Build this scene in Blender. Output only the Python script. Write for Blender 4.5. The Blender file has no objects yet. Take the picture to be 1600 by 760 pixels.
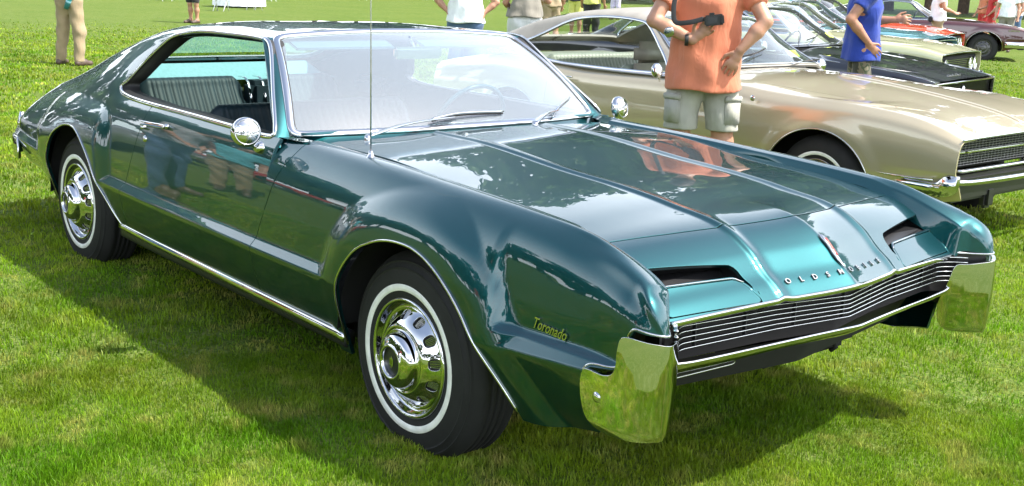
import bpy, bmesh, math, random
import numpy as np
from mathutils import Vector, Matrix
random.seed(7); rng=np.random.default_rng(7)
sc=bpy.context.scene
# ------------------------------------------------------------------ camera, sky, sun, exposure
cd=bpy.data.cameras.new('camera'); cam=bpy.data.objects.new('camera',cd); sc.collection.objects.link(cam); sc.camera=cam
_rt=Vector((0.64509,0.76322,0.03698)); _up=Vector((-0.17439,0.09984,0.97960)); _bk=Vector((0.74396,-0.63838,0.19751))
CAMR=[(0.645,0.763,0.037)]
def _cam():
    pitch,roll,yaw=-0.19817,0.03774,2.43215
    cy,sy=math.cos(yaw),math.sin(yaw); cp,sp=math.cos(pitch),math.sin(pitch)
    f=Vector((cy*cp,sy*cp,sp)); r=Vector((sy,-cy,0)); u=r.cross(f); cr,sr=math.cos(roll),math.sin(roll)
    r2=cr*r+sr*u; u2=-sr*r+cr*u
    m=Matrix((r2,u2,-f)).transposed().to_4x4(); m.translation=Vector((2.9640,-3.0370,1.6069)); cam.matrix_world=m
_cam()
cd.sensor_width=36; cd.lens=1795.25/1600*36; cd.shift_y=-(380-320.2)/1600; cd.clip_start=.05; cd.clip_end=2000
SUN_AZ=math.radians(36); SUN_EL=math.radians(57)      # azimuth measured from +x towards +y
w=bpy.data.worlds.new('World'); sc.world=w; w.use_nodes=True
nt=w.node_tree; bg=nt.nodes['Background']; sky=nt.nodes.new('ShaderNodeTexSky'); sky.sky_type='NISHITA'; sky.sun_disc=False
sky.sun_elevation=SUN_EL; sky.sun_rotation=math.pi/2-SUN_AZ; sky.air_density=1.0; sky.dust_density=2.0; sky.ozone_density=1.0
hz=nt.nodes.new('ShaderNodeMix'); hz.data_type='RGBA'; hz.inputs['B'].default_value=(15.6,16.6,17.8,1)   # summer haze: white low down, thinning towards the zenith on every side
_t=nt.nodes.new('ShaderNodeTexCoord'); _s=nt.nodes.new('ShaderNodeSeparateXYZ'); _m=nt.nodes.new('ShaderNodeMapRange'); _m.interpolation_type='SMOOTHSTEP'
nt.links.new(_t.outputs['Generated'],_s.inputs[0]); nt.links.new(_s.outputs['Z'],_m.inputs['Value']); _m.inputs['From Min'].default_value=.16; _m.inputs['From Max'].default_value=.72; _m.inputs['To Min'].default_value=.85; _m.inputs['To Max'].default_value=.04; nt.links.new(_m.outputs[0],hz.inputs['Factor'])
nt.links.new(sky.outputs[0],hz.inputs['A']); nt.links.new(hz.outputs['Result'],bg.inputs[0]); bg.inputs[1].default_value=.14
ld=bpy.data.lights.new('sun','SUN'); sun=bpy.data.objects.new('sun',ld); sc.collection.objects.link(sun)
ld.energy=5.0; ld.angle=math.radians(.9); ld.color=(1,.955,.88)
sd=Vector((math.cos(SUN_EL)*math.cos(SUN_AZ),math.cos(SUN_EL)*math.sin(SUN_AZ),math.sin(SUN_EL)))
sun.rotation_euler=sd.to_track_quat('Z','Y').to_euler(); sun.location=sd*40
sc.view_settings.view_transform='Standard'; sc.view_settings.look='None'; sc.view_settings.exposure=1.0; sc.view_settings.gamma=1
sc.cycles.max_bounces=10; sc.cycles.transparent_max_bounces=16; sc.cycles.sample_clamp_indirect=6; sc.cycles.use_denoising=True
try: sc.cycles.use_adaptive_sampling=True
except Exception: pass

# ------------------------------------------------------------------ materials
MATS={}
def nodes(m): return m.node_tree.nodes,m.node_tree.links
def mat(name,col=(.5,.5,.5),rough=.5,metal=0,coat=0,coatr=.03,spec=.5,trans=0,ior=1.5,emis=None,noise=None,bump=None,alpha=1,flake=None,sheen=0):
    """noise=(scale,amount) varies the base colour; bump=(scale,strength,distance); flake = metallic paint flakes"""
    if name in MATS: return MATS[name]
    m=bpy.data.materials.new(name); m.use_nodes=True; N,L=nodes(m); b=N['Principled BSDF']; MATS[name]=m
    b.inputs['Base Color'].default_value=(*col,1); b.inputs['Roughness'].default_value=rough; b.inputs['Metallic'].default_value=metal
    b.inputs['Coat Weight'].default_value=coat; b.inputs['Coat Roughness'].default_value=coatr; b.inputs['Specular IOR Level'].default_value=spec
    b.inputs['Transmission Weight'].default_value=trans; b.inputs['IOR'].default_value=ior; b.inputs['Alpha'].default_value=alpha
    b.inputs['Sheen Weight'].default_value=sheen
    tc=N.new('ShaderNodeTexCoord')
    if noise:
        n=N.new('ShaderNodeTexNoise'); n.inputs['Scale'].default_value=noise[0]; n.inputs['Detail'].default_value=6
        L.new(tc.outputs['Object'],n.inputs['Vector'])
        mx=N.new('ShaderNodeMix'); mx.data_type='RGBA'; a=noise[1]
        mx.inputs['A'].default_value=(*[c*(1-a) for c in col],1); mx.inputs['B'].default_value=(*[min(1,c*(1+a)) for c in col],1)
        rp=N.new('ShaderNodeMapRange'); rp.inputs['From Min'].default_value=.3; rp.inputs['From Max'].default_value=.7
        L.new(n.outputs['Fac'],rp.inputs['Value']); L.new(rp.outputs[0],mx.inputs['Factor']); L.new(mx.outputs['Result'],b.inputs['Base Color'])
    if bump:
        n=N.new('ShaderNodeTexNoise'); n.inputs['Scale'].default_value=bump[0]; n.inputs['Detail'].default_value=4
        L.new(tc.outputs['Object'],n.inputs['Vector'])
        bp=N.new('ShaderNodeBump'); bp.inputs['Strength'].default_value=bump[1]; bp.inputs['Distance'].default_value=bump[2]
        L.new(n.outputs['Fac'],bp.inputs['Height']); L.new(bp.outputs[0],b.inputs['Normal'])
    if flake:
        n=N.new('ShaderNodeTexNoise'); n.inputs['Scale'].default_value=flake[0]; n.inputs['Detail'].default_value=2
        L.new(tc.outputs['Object'],n.inputs['Vector'])
        bp=N.new('ShaderNodeBump'); bp.inputs['Strength'].default_value=flake[1]; bp.inputs['Distance'].default_value=.0006
        L.new(n.outputs['Fac'],bp.inputs['Height']); L.new(bp.outputs[0],b.inputs['Normal'])
    if emis: b.inputs['Emission Color'].default_value=(*emis[0],1); b.inputs['Emission Strength'].default_value=emis[1]
    return m
def paint(name,col,metal=.6,rough=.38,under=None):
    """clear-coated car paint: flake layer under a mirror-like coat, with faint orange peel and dust"""
    m=mat(name,col,rough,metal,coat=1,coatr=.012,spec=.5)
    N,L=nodes(m); b=N['Principled BSDF']; tc=N.new('ShaderNodeTexCoord')
    n=N.new('ShaderNodeTexNoise'); n.inputs['Scale'].default_value=9; n.inputs['Detail'].default_value=1
    L.new(tc.outputs['Object'],n.inputs['Vector'])
    bp=N.new('ShaderNodeBump'); bp.inputs['Strength'].default_value=.25; bp.inputs['Distance'].default_value=.0012
    L.new(n.outputs['Fac'],bp.inputs['Height']); L.new(bp.outputs[0],b.inputs['Coat Normal'])
    n2=N.new('ShaderNodeTexNoise'); n2.inputs['Scale'].default_value=1400; n2.inputs['Detail'].default_value=1; L.new(tc.outputs['Object'],n2.inputs['Vector'])
    b2=N.new('ShaderNodeBump'); b2.inputs['Strength'].default_value=.25; b2.inputs['Distance'].default_value=.0003
    L.new(n2.outputs['Fac'],b2.inputs['Height']); L.new(b2.outputs[0],b.inputs['Normal'])
    b.inputs['Coat IOR'].default_value=1.62
    return m
TEAL=paint('teal_paint',(.0010,.056,.064),.86,.39)
CHROME=mat('chrome',(.60,.605,.61),.035,1,bump=(30,.04,.001))
STEEL=mat('brushed_steel',(.45,.45,.45),.25,1)
RUBBER=mat('tyre_rubber',(.009,.009,.0095),.75,bump=(60,.3,.002),noise=(12,.3))
WHITEW=mat('whitewall',(.80,.80,.74),.6,noise=(20,.12))
BLACK=mat('black_rubber',(.012,.012,.012),.6)
DARK=mat('dark_underbody',(.008,.008,.008),.9)
BLACKP=mat('satin_black_paint',(.015,.015,.016),.35)
VINYLT=mat('teal_vinyl',(.001,.013,.020),.6,bump=(300,.15,.0006),noise=(8,.2))
SHELFT=mat('parcel_shelf_carpet',(.17,.31,.34),.9,noise=(60,.08))
def glass(name,tint=(.85,.93,.9),rough=.0,film=.0,filmcol=(.8,.85,.9),boost=1.0):
    if name in MATS: return MATS[name]
    m=bpy.data.materials.new(name); m.use_nodes=True; N,L=nodes(m); MATS[name]=m
    N.remove(N['Principled BSDF']); out=N['Material Output']
    tr=N.new('ShaderNodeBsdfTransparent'); tr.inputs[0].default_value=(*tint,1)
    gl=N.new('ShaderNodeBsdfGlossy'); gl.inputs['Roughness'].default_value=rough; gl.inputs[0].default_value=(1,1,1,1)
    ge=N.new('ShaderNodeNewGeometry'); dt=N.new('ShaderNodeVectorMath'); dt.operation='DOT_PRODUCT'; L.new(ge.outputs['Incoming'],dt.inputs[0]); L.new(ge.outputs['Normal'],dt.inputs[1])
    def M(op,a,b_=0.0):
        n=N.new('ShaderNodeMath'); n.operation=op
        for i,v in enumerate((a,b_)):
            if isinstance(v,(int,float)): n.inputs[i].default_value=v
            else: L.new(v,n.inputs[i])
        return n.outputs[0]
    cs=M('ABSOLUTE',dt.outputs['Value']); fz=M('POWER',M('SUBTRACT',1.0,cs),5.0); sch=M('ADD',M('MULTIPLY',fz,.92),.08)   # Schlick term of both faces of a pane
    mx=N.new('ShaderNodeMixShader'); ml=N.new('ShaderNodeMath'); ml.operation='MULTIPLY'; ml.inputs[1].default_value=boost; ml.use_clamp=True
    L.new(sch,ml.inputs[0]); L.new(ml.outputs[0],mx.inputs[0]); L.new(tr.outputs[0],mx.inputs[1]); L.new(gl.outputs[0],mx.inputs[2])
    last=mx
    if film>0:   # pale diffuse film: dust, plus sky glare put in as colour
        df=N.new('ShaderNodeBsdfDiffuse'); df.inputs[0].default_value=(*filmcol,1)
        m2=N.new('ShaderNodeMixShader'); m2.inputs[0].default_value=film
        L.new(last.outputs[0],m2.inputs[1]); L.new(df.outputs[0],m2.inputs[2]); last=m2
    L.new(last.outputs[0],out.inputs[0]); return m
GLASS=glass('clear_glass'); GLASSW=glass('windscreen_glass',(.66,.78,.80),.01,.14,(.76,.86,.94),1.8)

# ------------------------------------------------------------------ object helpers
COL=sc.collection
def obj(name,mesh,material=None,parent=None,smooth=True):
    if isinstance(mesh,bmesh.types.BMesh):
        me=bpy.data.meshes.new(name); mesh.normal_update(); mesh.to_mesh(me); mesh.free()
    else: me=mesh
    o=bpy.data.objects.new(name,me); COL.objects.link(o)
    if material is not None and not me.materials:
        for k in (material if isinstance(material,(list,tuple)) else [material]): me.materials.append(k)
    if smooth and hasattr(me,'polygons'): me.polygons.foreach_set('use_smooth',[True]*len(me.polygons))
    if parent is not None: o.parent=parent
    return o
def tag(o,label=None,cat=None,group=None,kind=None):
    if label: o['label']=label
    if cat: o['category']=cat
    if group: o['group']=group
    if kind: o['kind']=kind
    return o
def thing(name,label,cat,loc=(0,0,0),rz=0,group=None):
    o=bpy.data.objects.new(name,None); COL.objects.link(o); o.location=loc; o.rotation_euler=(0,0,rz); o.empty_display_size=.2
    return tag(o,label,cat,group)
def me_from(name,V,F,N=None):
    me=bpy.data.meshes.new(name); me.from_pydata([tuple(map(float,v)) for v in V],[],[list(map(int,f)) for f in F]); me.update()
    if N is not None:
        me.polygons.foreach_set('use_smooth',[True]*len(me.polygons))
        me.normals_split_custom_set_from_vertices([tuple(map(float,n)) for n in N])
    return me
def cattmull(P,n=12,closed=False):
    P=np.asarray(P,float); K=len(P); out=[]
    idx=range(K if closed else K-1)
    for i in idx:
        p1,p2=P[i],P[(i+1)%K]
        p0=P[i-1] if (i>0 or closed) else 2*p1-p2
        p3=P[(i+2)%K] if (i+2<K or closed) else 2*p2-p1
        a=np.linalg.norm(p1-p0)**.5+1e-9; b=np.linalg.norm(p2-p1)**.5+1e-9; c=np.linalg.norm(p3-p2)**.5+1e-9
        m1=(p2-p1)/b-(p2-p0)/(a+b)+(p1-p0)/a if a>1e-6 else (p2-p1)/b
        m2=(p3-p2)/c-(p3-p1)/(b+c)+(p2-p1)/b if c>1e-6 else (p2-p1)/b
        m1=m1*b; m2=m2*b
        for t in np.arange(n)/n:
            out.append((2*t**3-3*t**2+1)*p1+(t**3-2*t**2+t)*m1+(-2*t**3+3*t**2)*p2+(t**3-t**2)*m2)
    if not closed: out.append(P[-1])
    return np.array(out)
def resample(P,n,closed=False):
    P=np.asarray(P,float)
    if closed: P=np.vstack([P,P[:1]])
    d=np.r_[0,np.cumsum(np.linalg.norm(np.diff(P,axis=0),axis=1))]; s=np.linspace(0,d[-1],n+1 if closed else n)
    Q=np.stack([np.interp(s,d,P[:,k]) for k in range(P.shape[1])],1)
    return Q[:-1] if closed else Q
def sweep(name,path,prof,material,parent=None,up=(0,0,1),closed=False,ups=None,caps=True,scale=None):
    """sweep closed 2-D profile [(side,up)] along path; ups = per-point outward vectors"""
    P=np.asarray(path,float); n=len(P); prof=np.asarray(prof,float); k=len(prof)
    T=np.zeros_like(P)
    if closed: T=np.roll(P,-1,0)-np.roll(P,1,0)
    else: T[1:-1]=P[2:]-P[:-2]; T[0]=P[1]-P[0]; T[-1]=P[-1]-P[-2]
    T/=np.linalg.norm(T,axis=1)[:,None]+1e-12
    U=np.tile(np.array(up,float),(n,1)) if ups is None else np.asarray(ups,float)
    S=np.cross(T,U); S/=np.linalg.norm(S,axis=1)[:,None]+1e-12; U=np.cross(S,T)
    sc_=np.ones(n) if scale is None else np.asarray(scale)
    V=(P[:,None,:]+prof[None,:,0:1]*S[:,None,:]*sc_[:,None,None]+prof[None,:,1:2]*U[:,None,:]*sc_[:,None,None]).reshape(-1,3)
    F=[]
    for i in range(n if closed else n-1):
        j=(i+1)%n
        for a in range(k):
            b=(a+1)%k; F.append((i*k+a,i*k+b,j*k+b,j*k+a))
    if not closed and caps: F.append(tuple(range(k-1,-1,-1))); F.append(tuple((n-1)*k+a for a in range(k)))
    me=me_from(name,V,F); bm=bmesh.new(); bm.from_mesh(me); bmesh.ops.recalc_face_normals(bm,faces=bm.faces); bm.to_mesh(me); bm.free()
    return obj(name,me,material,parent)
def circ(r,n=10,ry=None): return [(r*math.cos(a),(ry or r)*math.sin(a)) for a in np.linspace(0,2*math.pi,n,endpoint=False)]
def rrect(w,h,r,n=3):
    out=[]
    for cx,cy,a0 in ((w/2-r,h/2-r,0),(-w/2+r,h/2-r,90),(-w/2+r,-h/2+r,180),(w/2-r,-h/2+r,270)):
        for a in np.linspace(a0,a0+90,n): out.append((cx+r*math.cos(math.radians(a)),cy+r*math.sin(math.radians(a))))
    return out
def lathe(name,prof,material,parent=None,n=64,axis='y',loc=(0,0,0),sgn=1):
    """prof: list of (radius, offset along axis)"""
    bm=bmesh.new(); rings=[]
    for r,h in prof:
        rings.append([bm.verts.new((loc[0]+r*math.cos(a),loc[1]+sgn*h,loc[2]+r*math.sin(a)) if axis=='y' else (loc[0]+r*math.cos(a),loc[1]+r*math.sin(a),loc[2]+h)) for a in np.linspace(0,2*math.pi,n,endpoint=False)])
    for a,b in zip(rings,rings[1:]):
        for i in range(n): bm.faces.new((a[i],a[(i+1)%n],b[(i+1)%n],b[i]))
    bmesh.ops.remove_doubles(bm,verts=bm.verts,dist=1e-5); bmesh.ops.recalc_face_normals(bm,faces=bm.faces)
    return obj(name,bm,material,parent)
def box(bm,c,s,rot=None,bev=0):
    r=bmesh.ops.create_cube(bm,size=1,matrix=Matrix.Translation(c)@(rot.to_4x4() if rot else Matrix())@Matrix.Diagonal((*s,1)))
    if bev: bmesh.ops.bevel(bm,geom=list({e for v in r['verts'] for e in v.link_edges}),offset=bev,segments=2,affect='EDGES')
def boxo(name,c,s,material,parent=None,bev=.004,rot=None,smooth=False):
    bm=bmesh.new(); box(bm,c,s,rot,bev); return obj(name,bm,material,parent,smooth)
# ---- surfaces made of point grids, trimmed by scalar fields
class Surf:
    def __init__(s,G,flip=False):
        nx,nt=G.shape[:2]; s.V=G.reshape(-1,3).copy()
        du=np.gradient(G,axis=0); dv=np.gradient(G,axis=1); n=np.cross(du,dv); n/=np.linalg.norm(n,axis=2)[...,None]+1e-12
        if flip: n=-n
        s.N=n.reshape(-1,3); i=np.arange(nx*nt).reshape(nx,nt)
        q=np.stack([i[:-1,:-1],i[1:,:-1],i[1:,1:],i[:-1,1:]],-1).reshape(-1,4)
        if flip: q=q[:,::-1]
        s.F=[tuple(f) for f in q.tolist()]; s.A={}
    def attr(s,k,a): s.A[k]=np.asarray(a,float).reshape(-1); return s
    def copy(s):
        c=object.__new__(Surf); c.V=s.V; c.N=s.N; c.F=list(s.F); c.A=dict(s.A); return c
    def clip(s,f):
        """keep where f<=0; f = callable(V,A) or array"""
        f=np.asarray(f(s.V,s.A) if callable(f) else f,float)
        f=np.where(np.abs(f)<1e-7,-1e-7,f); keep=f<=0
        F=s.F; new=[]; V=[s.V]; base=len(s.V); ea={}; ei=[]; et=[]
        def cut(a,b):
            k=(a,b) if a<b else (b,a)
            if k not in ea:
                ea[k]=base+len(ei); a_,b_=k; ei.append(k); et.append(f[a_]/(f[a_]-f[b_]))
            return ea[k]
        for fc in F:
            ks=[keep[i] for i in fc]
            if all(ks): new.append(fc); continue
            if not any(ks): continue
            out=[]
            for a,b in zip(fc,fc[1:]+fc[:1]):
                if keep[a]: out.append(a)
                if keep[a]!=keep[b]: out.append(cut(a,b))
            if len(out)>2: new.append(tuple(out))
        c=object.__new__(Surf)
        if ei:
            E=np.array(ei); t=np.array(et)[:,None]
            nV=s.V[E[:,0]]*(1-t)+s.V[E[:,1]]*t; nN=s.N[E[:,0]]*(1-t)+s.N[E[:,1]]*t; nN/=np.linalg.norm(nN,axis=1)[:,None]+1e-12
            c.V=np.vstack([s.V,nV]); c.N=np.vstack([s.N,nN]); c.A={k:np.r_[a,a[E[:,0]]*(1-t[:,0])+a[E[:,1]]*t[:,0]] for k,a in s.A.items()}
        else: c.V=s.V; c.N=s.N; c.A=dict(s.A)
        c.F=new; return c.compact()
    def compact(s):
        used=np.zeros(len(s.V),bool)
        for f in s.F:
            for i in f: used[i]=True
        m=np.cumsum(used)-1; s.V=s.V[used]; s.N=s.N[used]; s.A={k:a[used] for k,a in s.A.items()}
        ml=m.tolist(); s.F=[tuple(ml[i] for i in f) for f in s.F]; return s
    def mirror(s):
        c=s.copy(); c.V=s.V*[1,-1,1]; c.N=s.N*[1,-1,1]; c.F=[f[::-1] for f in s.F]; return c
    def build(s,name,material,parent=None,depth=.014,edge=True):
        V=s.V; N=s.N; F=list(s.F)
        if edge and depth:
            cnt={}
            for f in F:
                for a,b in zip(f,f[1:]+f[:1]): cnt[(a,b)]=cnt.get((a,b),0)+1
            bd=[(a,b) for (a,b) in cnt if (b,a) not in cnt]
            bv=sorted({i for e in bd for i in e}); k={v:i for i,v in enumerate(bv)}
            if bv:
                b=len(V); B=V[bv]; BN=N[bv]
                out=np.zeros_like(B)
                for a,c in bd:
                    e=V[c]-V[a]; e/=np.linalg.norm(e)+1e-12; o=np.cross(e,N[a]); out[k[a]]+=o; out[k[c]]+=o
                out/=np.linalg.norm(out,axis=1)[:,None]+1e-12
                hem=.0015
                V=np.vstack([V,B+out*hem-BN*hem,B+out*hem-BN*depth])
                N=np.vstack([N,out,out]); m=len(bv)
                for a,c in bd:
                    F.append((c,a,b+k[a],b+k[c])); F.append((b+k[c],b+k[a],b+m+k[a],b+m+k[c]))
        me=me_from(name,V,F,N); me.materials.append(material)
        o=bpy.data.objects.new(name,me); COL.objects.link(o)
        if parent is not None: o.parent=parent
        return o
def gsm(a,sig,axis=0):
    """gaussian smoothing with linear extrapolation at the ends"""
    if sig<=0: return a
    r=int(3*sig)+1; k=np.exp(-.5*(np.arange(-r,r+1)/sig)**2); k/=k.sum()
    a=np.moveaxis(a,axis,0); 
    lo=2*a[:1]-a[1:r+1][::-1]; hi=2*a[-1:]-a[-r-1:-1][::-1]
    b=np.concatenate([lo,a,hi],0); out=sum(k[i]*b[i:i+len(a)] for i in range(2*r+1))
    return np.moveaxis(out,0,axis)
def pchip(x,y,q):
    x=np.asarray(x,float); y=np.asarray(y,float); h=np.diff(x); d=np.diff(y,axis=0)/(h if y.ndim==1 else h[:,None])
    m=np.zeros_like(y)
    for i in range(1,len(x)-1):
        a,b=d[i-1],d[i]; w1=2*h[i]+h[i-1]; w2=h[i]+2*h[i-1]
        with np.errstate(divide='ignore',invalid='ignore'): v=(w1+w2)/(w1/a+w2/b)
        m[i]=np.where(a*b>0,np.nan_to_num(v),0)
    m[0]=d[0]; m[-1]=d[-1]
    i=np.clip(np.searchsorted(x,q)-1,0,len(x)-2); hh=h[i]; t=(q-x[i])/hh
    if y.ndim>1: t=t[:,None]; hh=hh[:,None]
    return (2*t**3-3*t**2+1)*y[i]+(t**3-2*t**2+t)*hh*m[i]+(-2*t**3+3*t**2)*y[i+1]+(t**3-t**2)*hh*m[i+1]
def smax(a,b,k):
    h=np.maximum(k-np.abs(a-b),0)/k; return np.maximum(a,b)+h*h*k*.25
def sstep(a,b,x): t=np.clip((x-a)/(b-a),0,1); return t*t*(3-2*t)
def polydist(P,X):
    """distance of points X[n,2] to polyline P[m,2]"""
    P=np.asarray(P,float); best=np.full(len(X),1e9)
    for a,b in zip(P[:-1],P[1:]):
        ab=b-a; t=np.clip(((X-a)@ab)/(ab@ab+1e-12),0,1); d=np.linalg.norm(X-a-t[:,None]*ab,axis=1); best=np.minimum(best,d)
    return best
def inside(P,X):
    P=np.asarray(P,float); r=np.zeros(len(X),bool)
    for (x1,y1),(x2,y2) in zip(P,np.roll(P,-1,0)):
        c=((y1>X[:,1])!=(y2>X[:,1])); 
        with np.errstate(divide='ignore',invalid='ignore'): xx=(x2-x1)*(X[:,1]-y1)/(y2-y1)+x1
        r^=c&(X[:,0]<xx)
    return r
def sdist(P,X):
    """signed distance to closed polygon, negative inside"""
    d=polydist(np.vstack([P,P[:1]]),X); return np.where(inside(P,X),-d,d)
def section_spline(S,sharp,nseg,smooth=.0):
    """S[nx,K,2] control rows -> [nx,nt,2]; sharp = indices of creases"""
    nx,K,_=S.shape; out=[]
    br=[0]+list(sharp)+[K-1]
    for a,b in zip(br[:-1],br[1:]):
        C=S[:,a:b+1]; m=b-a
        for i in range(m):
            p1,p2=C[:,i],C[:,i+1]
            p0=C[:,i-1] if i>0 else None; p3=C[:,i+2] if i+2<=m else None
            L12=np.linalg.norm(p2-p1,axis=1)[:,None]+1e-9
            m1=(p2-p1) if p0 is None else ((p2-p1)/L12*np.linalg.norm(p1-p0,axis=1)[:,None]+(p1-p0)/(np.linalg.norm(p1-p0,axis=1)[:,None]+1e-9)*L12)/(L12+np.linalg.norm(p1-p0,axis=1)[:,None]+1e-9)*L12
            m2=(p2-p1) if p3 is None else ((p2-p1)/L12*np.linalg.norm(p3-p2,axis=1)[:,None]+(p3-p2)/(np.linalg.norm(p3-p2,axis=1)[:,None]+1e-9)*L12)/(L12+np.linalg.norm(p3-p2,axis=1)[:,None]+1e-9)*L12
            for t in np.arange(nseg)/nseg:
                out.append((2*t**3-3*t**2+1)*p1+(t**3-2*t**2+t)*m1+(-2*t**3+3*t**2)*p2+(t**3-t**2)*m2)
    out.append(S[:,-1]); R=np.stack(out,1)
    return gsm(R,smooth*nseg,axis=1) if smooth else R
# ------------------------------------------------------------------ the teal coupe in front (x forward, near side is -y)
CAR=thing('parked_car','dark teal green two-door fastback coupe with hidden headlights, parked nearest on the grass','car',(-1.5,0,0))
CAR.location=(0,0,0)
ARF=np.array([(-.39,.10),(-.388,.30),(-.385,.36),(-.376,.42),(-.358,.49),(-.322,.567),(-.27,.632),(-.207,.685),(-.13,.722),(-.056,.745),(.035,.755),(.122,.749),(.21,.719),(.291,.667),(.36,.602),(.423,.521),(.47,.46),(.513,.40),(.56,.32),(.60,.22),(.63,.1)])
def smoothpoly(P,n): return resample(cattmull(P,8),n)
ARF=smoothpoly(ARF,90); ARR=(ARF+[0,0])*[1,1.0]+[-3.003,.008]
CRX=[-4.40,-4.25,-4.15,-4.0,-3.7,-3.3,-3.0,-2.5,-2.0,-.4,.2,.5,.7,.85,.95,1.01,1.045,1.064]
CRW=[.78,.835,.872,.908,.94,.958,.965,.978,.985,.985,.983,.975,.963,.950,.935,.910,.884,.862]
def cr(x): return pchip(CRX,CRW,np.asarray(x,float))
def zf(x): return pchip([-1.1,-.84,-.28,.04,.22,.50,.66,.79,.90,.96,1.0,1.03,1.05,1.064],[.958,.950,.938,.925,.918,.903,.891,.869,.842,.820,.795,.765,.732,.680],np.asarray(x,float))
def flare(x,z,w):
    """swellings round the wheel openings: they ride on the body side and hide the ledge"""
    c=cr(x); k=sstep(.62,.74,z); low=c+.008-.36*np.maximum(.53-z,0)
    def dd(P): return polydist(P[2:-2],np.stack([x.ravel(),z.ravel()],1)).reshape(x.shape)
    f1=low*(1-k)+(w+.042)*k-2.9*np.maximum(dd(ARF)-.040,0)**2
    f2=low*(1-k)+(w+.036)*k-.14*np.maximum(dd(ARR)-.04,0)**2-1.7*np.maximum(x+2.62,0)**2-2.2*np.maximum(z-.78,0)**2-.9*np.maximum(-3.42-x,0)**2
    a=(smax(w,f1,.009)-w)*(np.abs(x)<.95); b=(smax(w,f2,.009)-w)*(np.abs(x+3.0)<1.0); m=sstep(1.0,.93,z)
    return w+np.maximum(a,b)*m
def pocket(x,z,w):
    """scooped panel ahead of the front wheel carrying the script"""
    L=pchip([.40,.56,.60,.70,.78,.9],[.56,.500,.478,.455,.44,.43],z)  # left wall
    d=np.minimum(x-L,2.0); zb=pchip([.4,.5,.87,1.0],[.585,.583,.588,.58],x); e=z-zb
    m=sstep(0,.030,d)*sstep(0,.02,e)*sstep(.90,.76,z)*sstep(1.02,.80,x)
    return w-.022*m
nseg=14
def build_side():
    # front loft ------------------------------------------------
    xs=np.concatenate([np.arange(-1.10,.9,.016),np.arange(.9,1.064,.005)])
    S=np.zeros((len(xs),11,2)); c=cr(xs); f=zf(xs); fr=sstep(.42,.60,xs)
    cz=pchip([-1.2,.3,.6,.9,1.1],[.528,.530,.545,.56,.56],xs)
    S[:,0]=np.stack([c-.155+.03*fr,.225+.075*fr],1); S[:,1]=np.stack([c-.080+.010*fr,.315+.075*fr],1); S[:,2]=np.stack([c,cz],1); S[:,3]=np.stack([c-.028,cz+.040],1)
    ztop=f-.008
    nz=sstep(.70,1.03,xs)
    q=lambda k: cz+.044+(ztop-.02-cz-.044)*k
    S[:,4]=np.stack([c-.033+.010*nz,q(.40)],1); S[:,5]=np.stack([c-.051+.020*nz,q(.76)],1); S[:,6]=np.stack([c-.086+.034*nz,q(.94)],1)
    S[:,7]=np.stack([c-.140+.062*nz,f],1); nn=sstep(.94,1.055,xs); w10=pchip([-2,.94,.975,1.0,1.02,1.064],[.744,.744,.750,.786,.802,.846],xs); w9=w10+.019*(1-nn)+.003*nn; S[:,8]=np.stack([w9+.042*(1-nn)+.005*nn,f+.012-.018*nz],1)
    S[:,9]=np.stack([w9,f+.006-.020*nz-.01*sstep(.6,.7,xs)],1)
    for k_,e_ in ((4,.001),(5,.002),(6,.004),(7,.008)): S[:,k_,0]=S[:,k_,0]*(1-nn)+(c-e_)*nn
    zin=pchip([-1.1,-.3,.2,.55,.66,.76,.86,.95,1.09],[.93,.918,.893,.875,.855,.80,.76,.70,.62],xs)
    zin=np.maximum(zin,.682); S[:,10]=np.stack([w10,np.minimum(zin,f-.02)],1)
    S=np.concatenate([gsm(S[xs<.9],2.2,0) if False else S],0)
    G=section_spline(S,[2,3,9],nseg,.07)
    w=G[...,0]; z=G[...,1]; X=np.repeat(xs[:,None],w.shape[1],1)
    w=flare(X,z,w); w=pocket(X,z,w)
    t=np.arange(w.shape[1])/nseg; low=(t[None,:]<=8.2)
    P=np.stack([X,w,z],-1)
    front=Surf(P,flip=True).attr('t',np.broadcast_to(t,w.shape))
    # rear/greenhouse loft --------------------------------------
    xs=np.arange(-4.235,-.90,.018); c=cr(xs); n=len(xs)
    zr=pchip([-4.30,-4.23,-4.1,-3.95,-3.7,-3.39,-3.09,-2.81,-2.6,-2.4,-2.2,-2.0,-1.7,-1.4,-.9],[.72,.765,.830,.870,.925,1.003,1.090,1.166,1.218,1.256,1.280,1.291,1.300,1.296,1.285],xs)
    zc=pchip([-4.35,-4.2,-3.9,-3.57,-3.2,-2.82,-2.5,-2.2,-1.9,-1.6,-1.4,-1.25,-.9],[.740,.800,.890,.970,1.080,1.205,1.300,1.337,1.345,1.340,1.328,1.315,1.30],xs)
    wr=pchip([-4.35,-3.9,-3.3,-2.8,-2.5,-2.2,-1.4,-.9],[.62,.66,.69,.705,.705,.70,.69,.68],xs)
    S=np.zeros((n,15,2)); cz=pchip([-4.4,-4.0,-3.0,-.9],[.585,.565,.54,.528],xs)
    rear=sstep(-3.35,-3.75,xs)
    S[:,0]=np.stack([c-.155,.225+.14*rear],1); S[:,1]=np.stack([c-.080,.315+.09*rear],1); S[:,2]=np.stack([c,cz],1); S[:,3]=np.stack([c-.028,cz+.040],1)
    # door form
    D=np.zeros((n,12,2))
    D[:,0]=np.stack([c-.034,np.full(n,.71)],1); D[:,1]=np.stack([c-.053,np.full(n,.85)],1); D[:,2]=np.stack([c-.077,np.full(n,.92)],1); D[:,3]=np.stack([c-.100,np.full(n,.955)],1)
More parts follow.
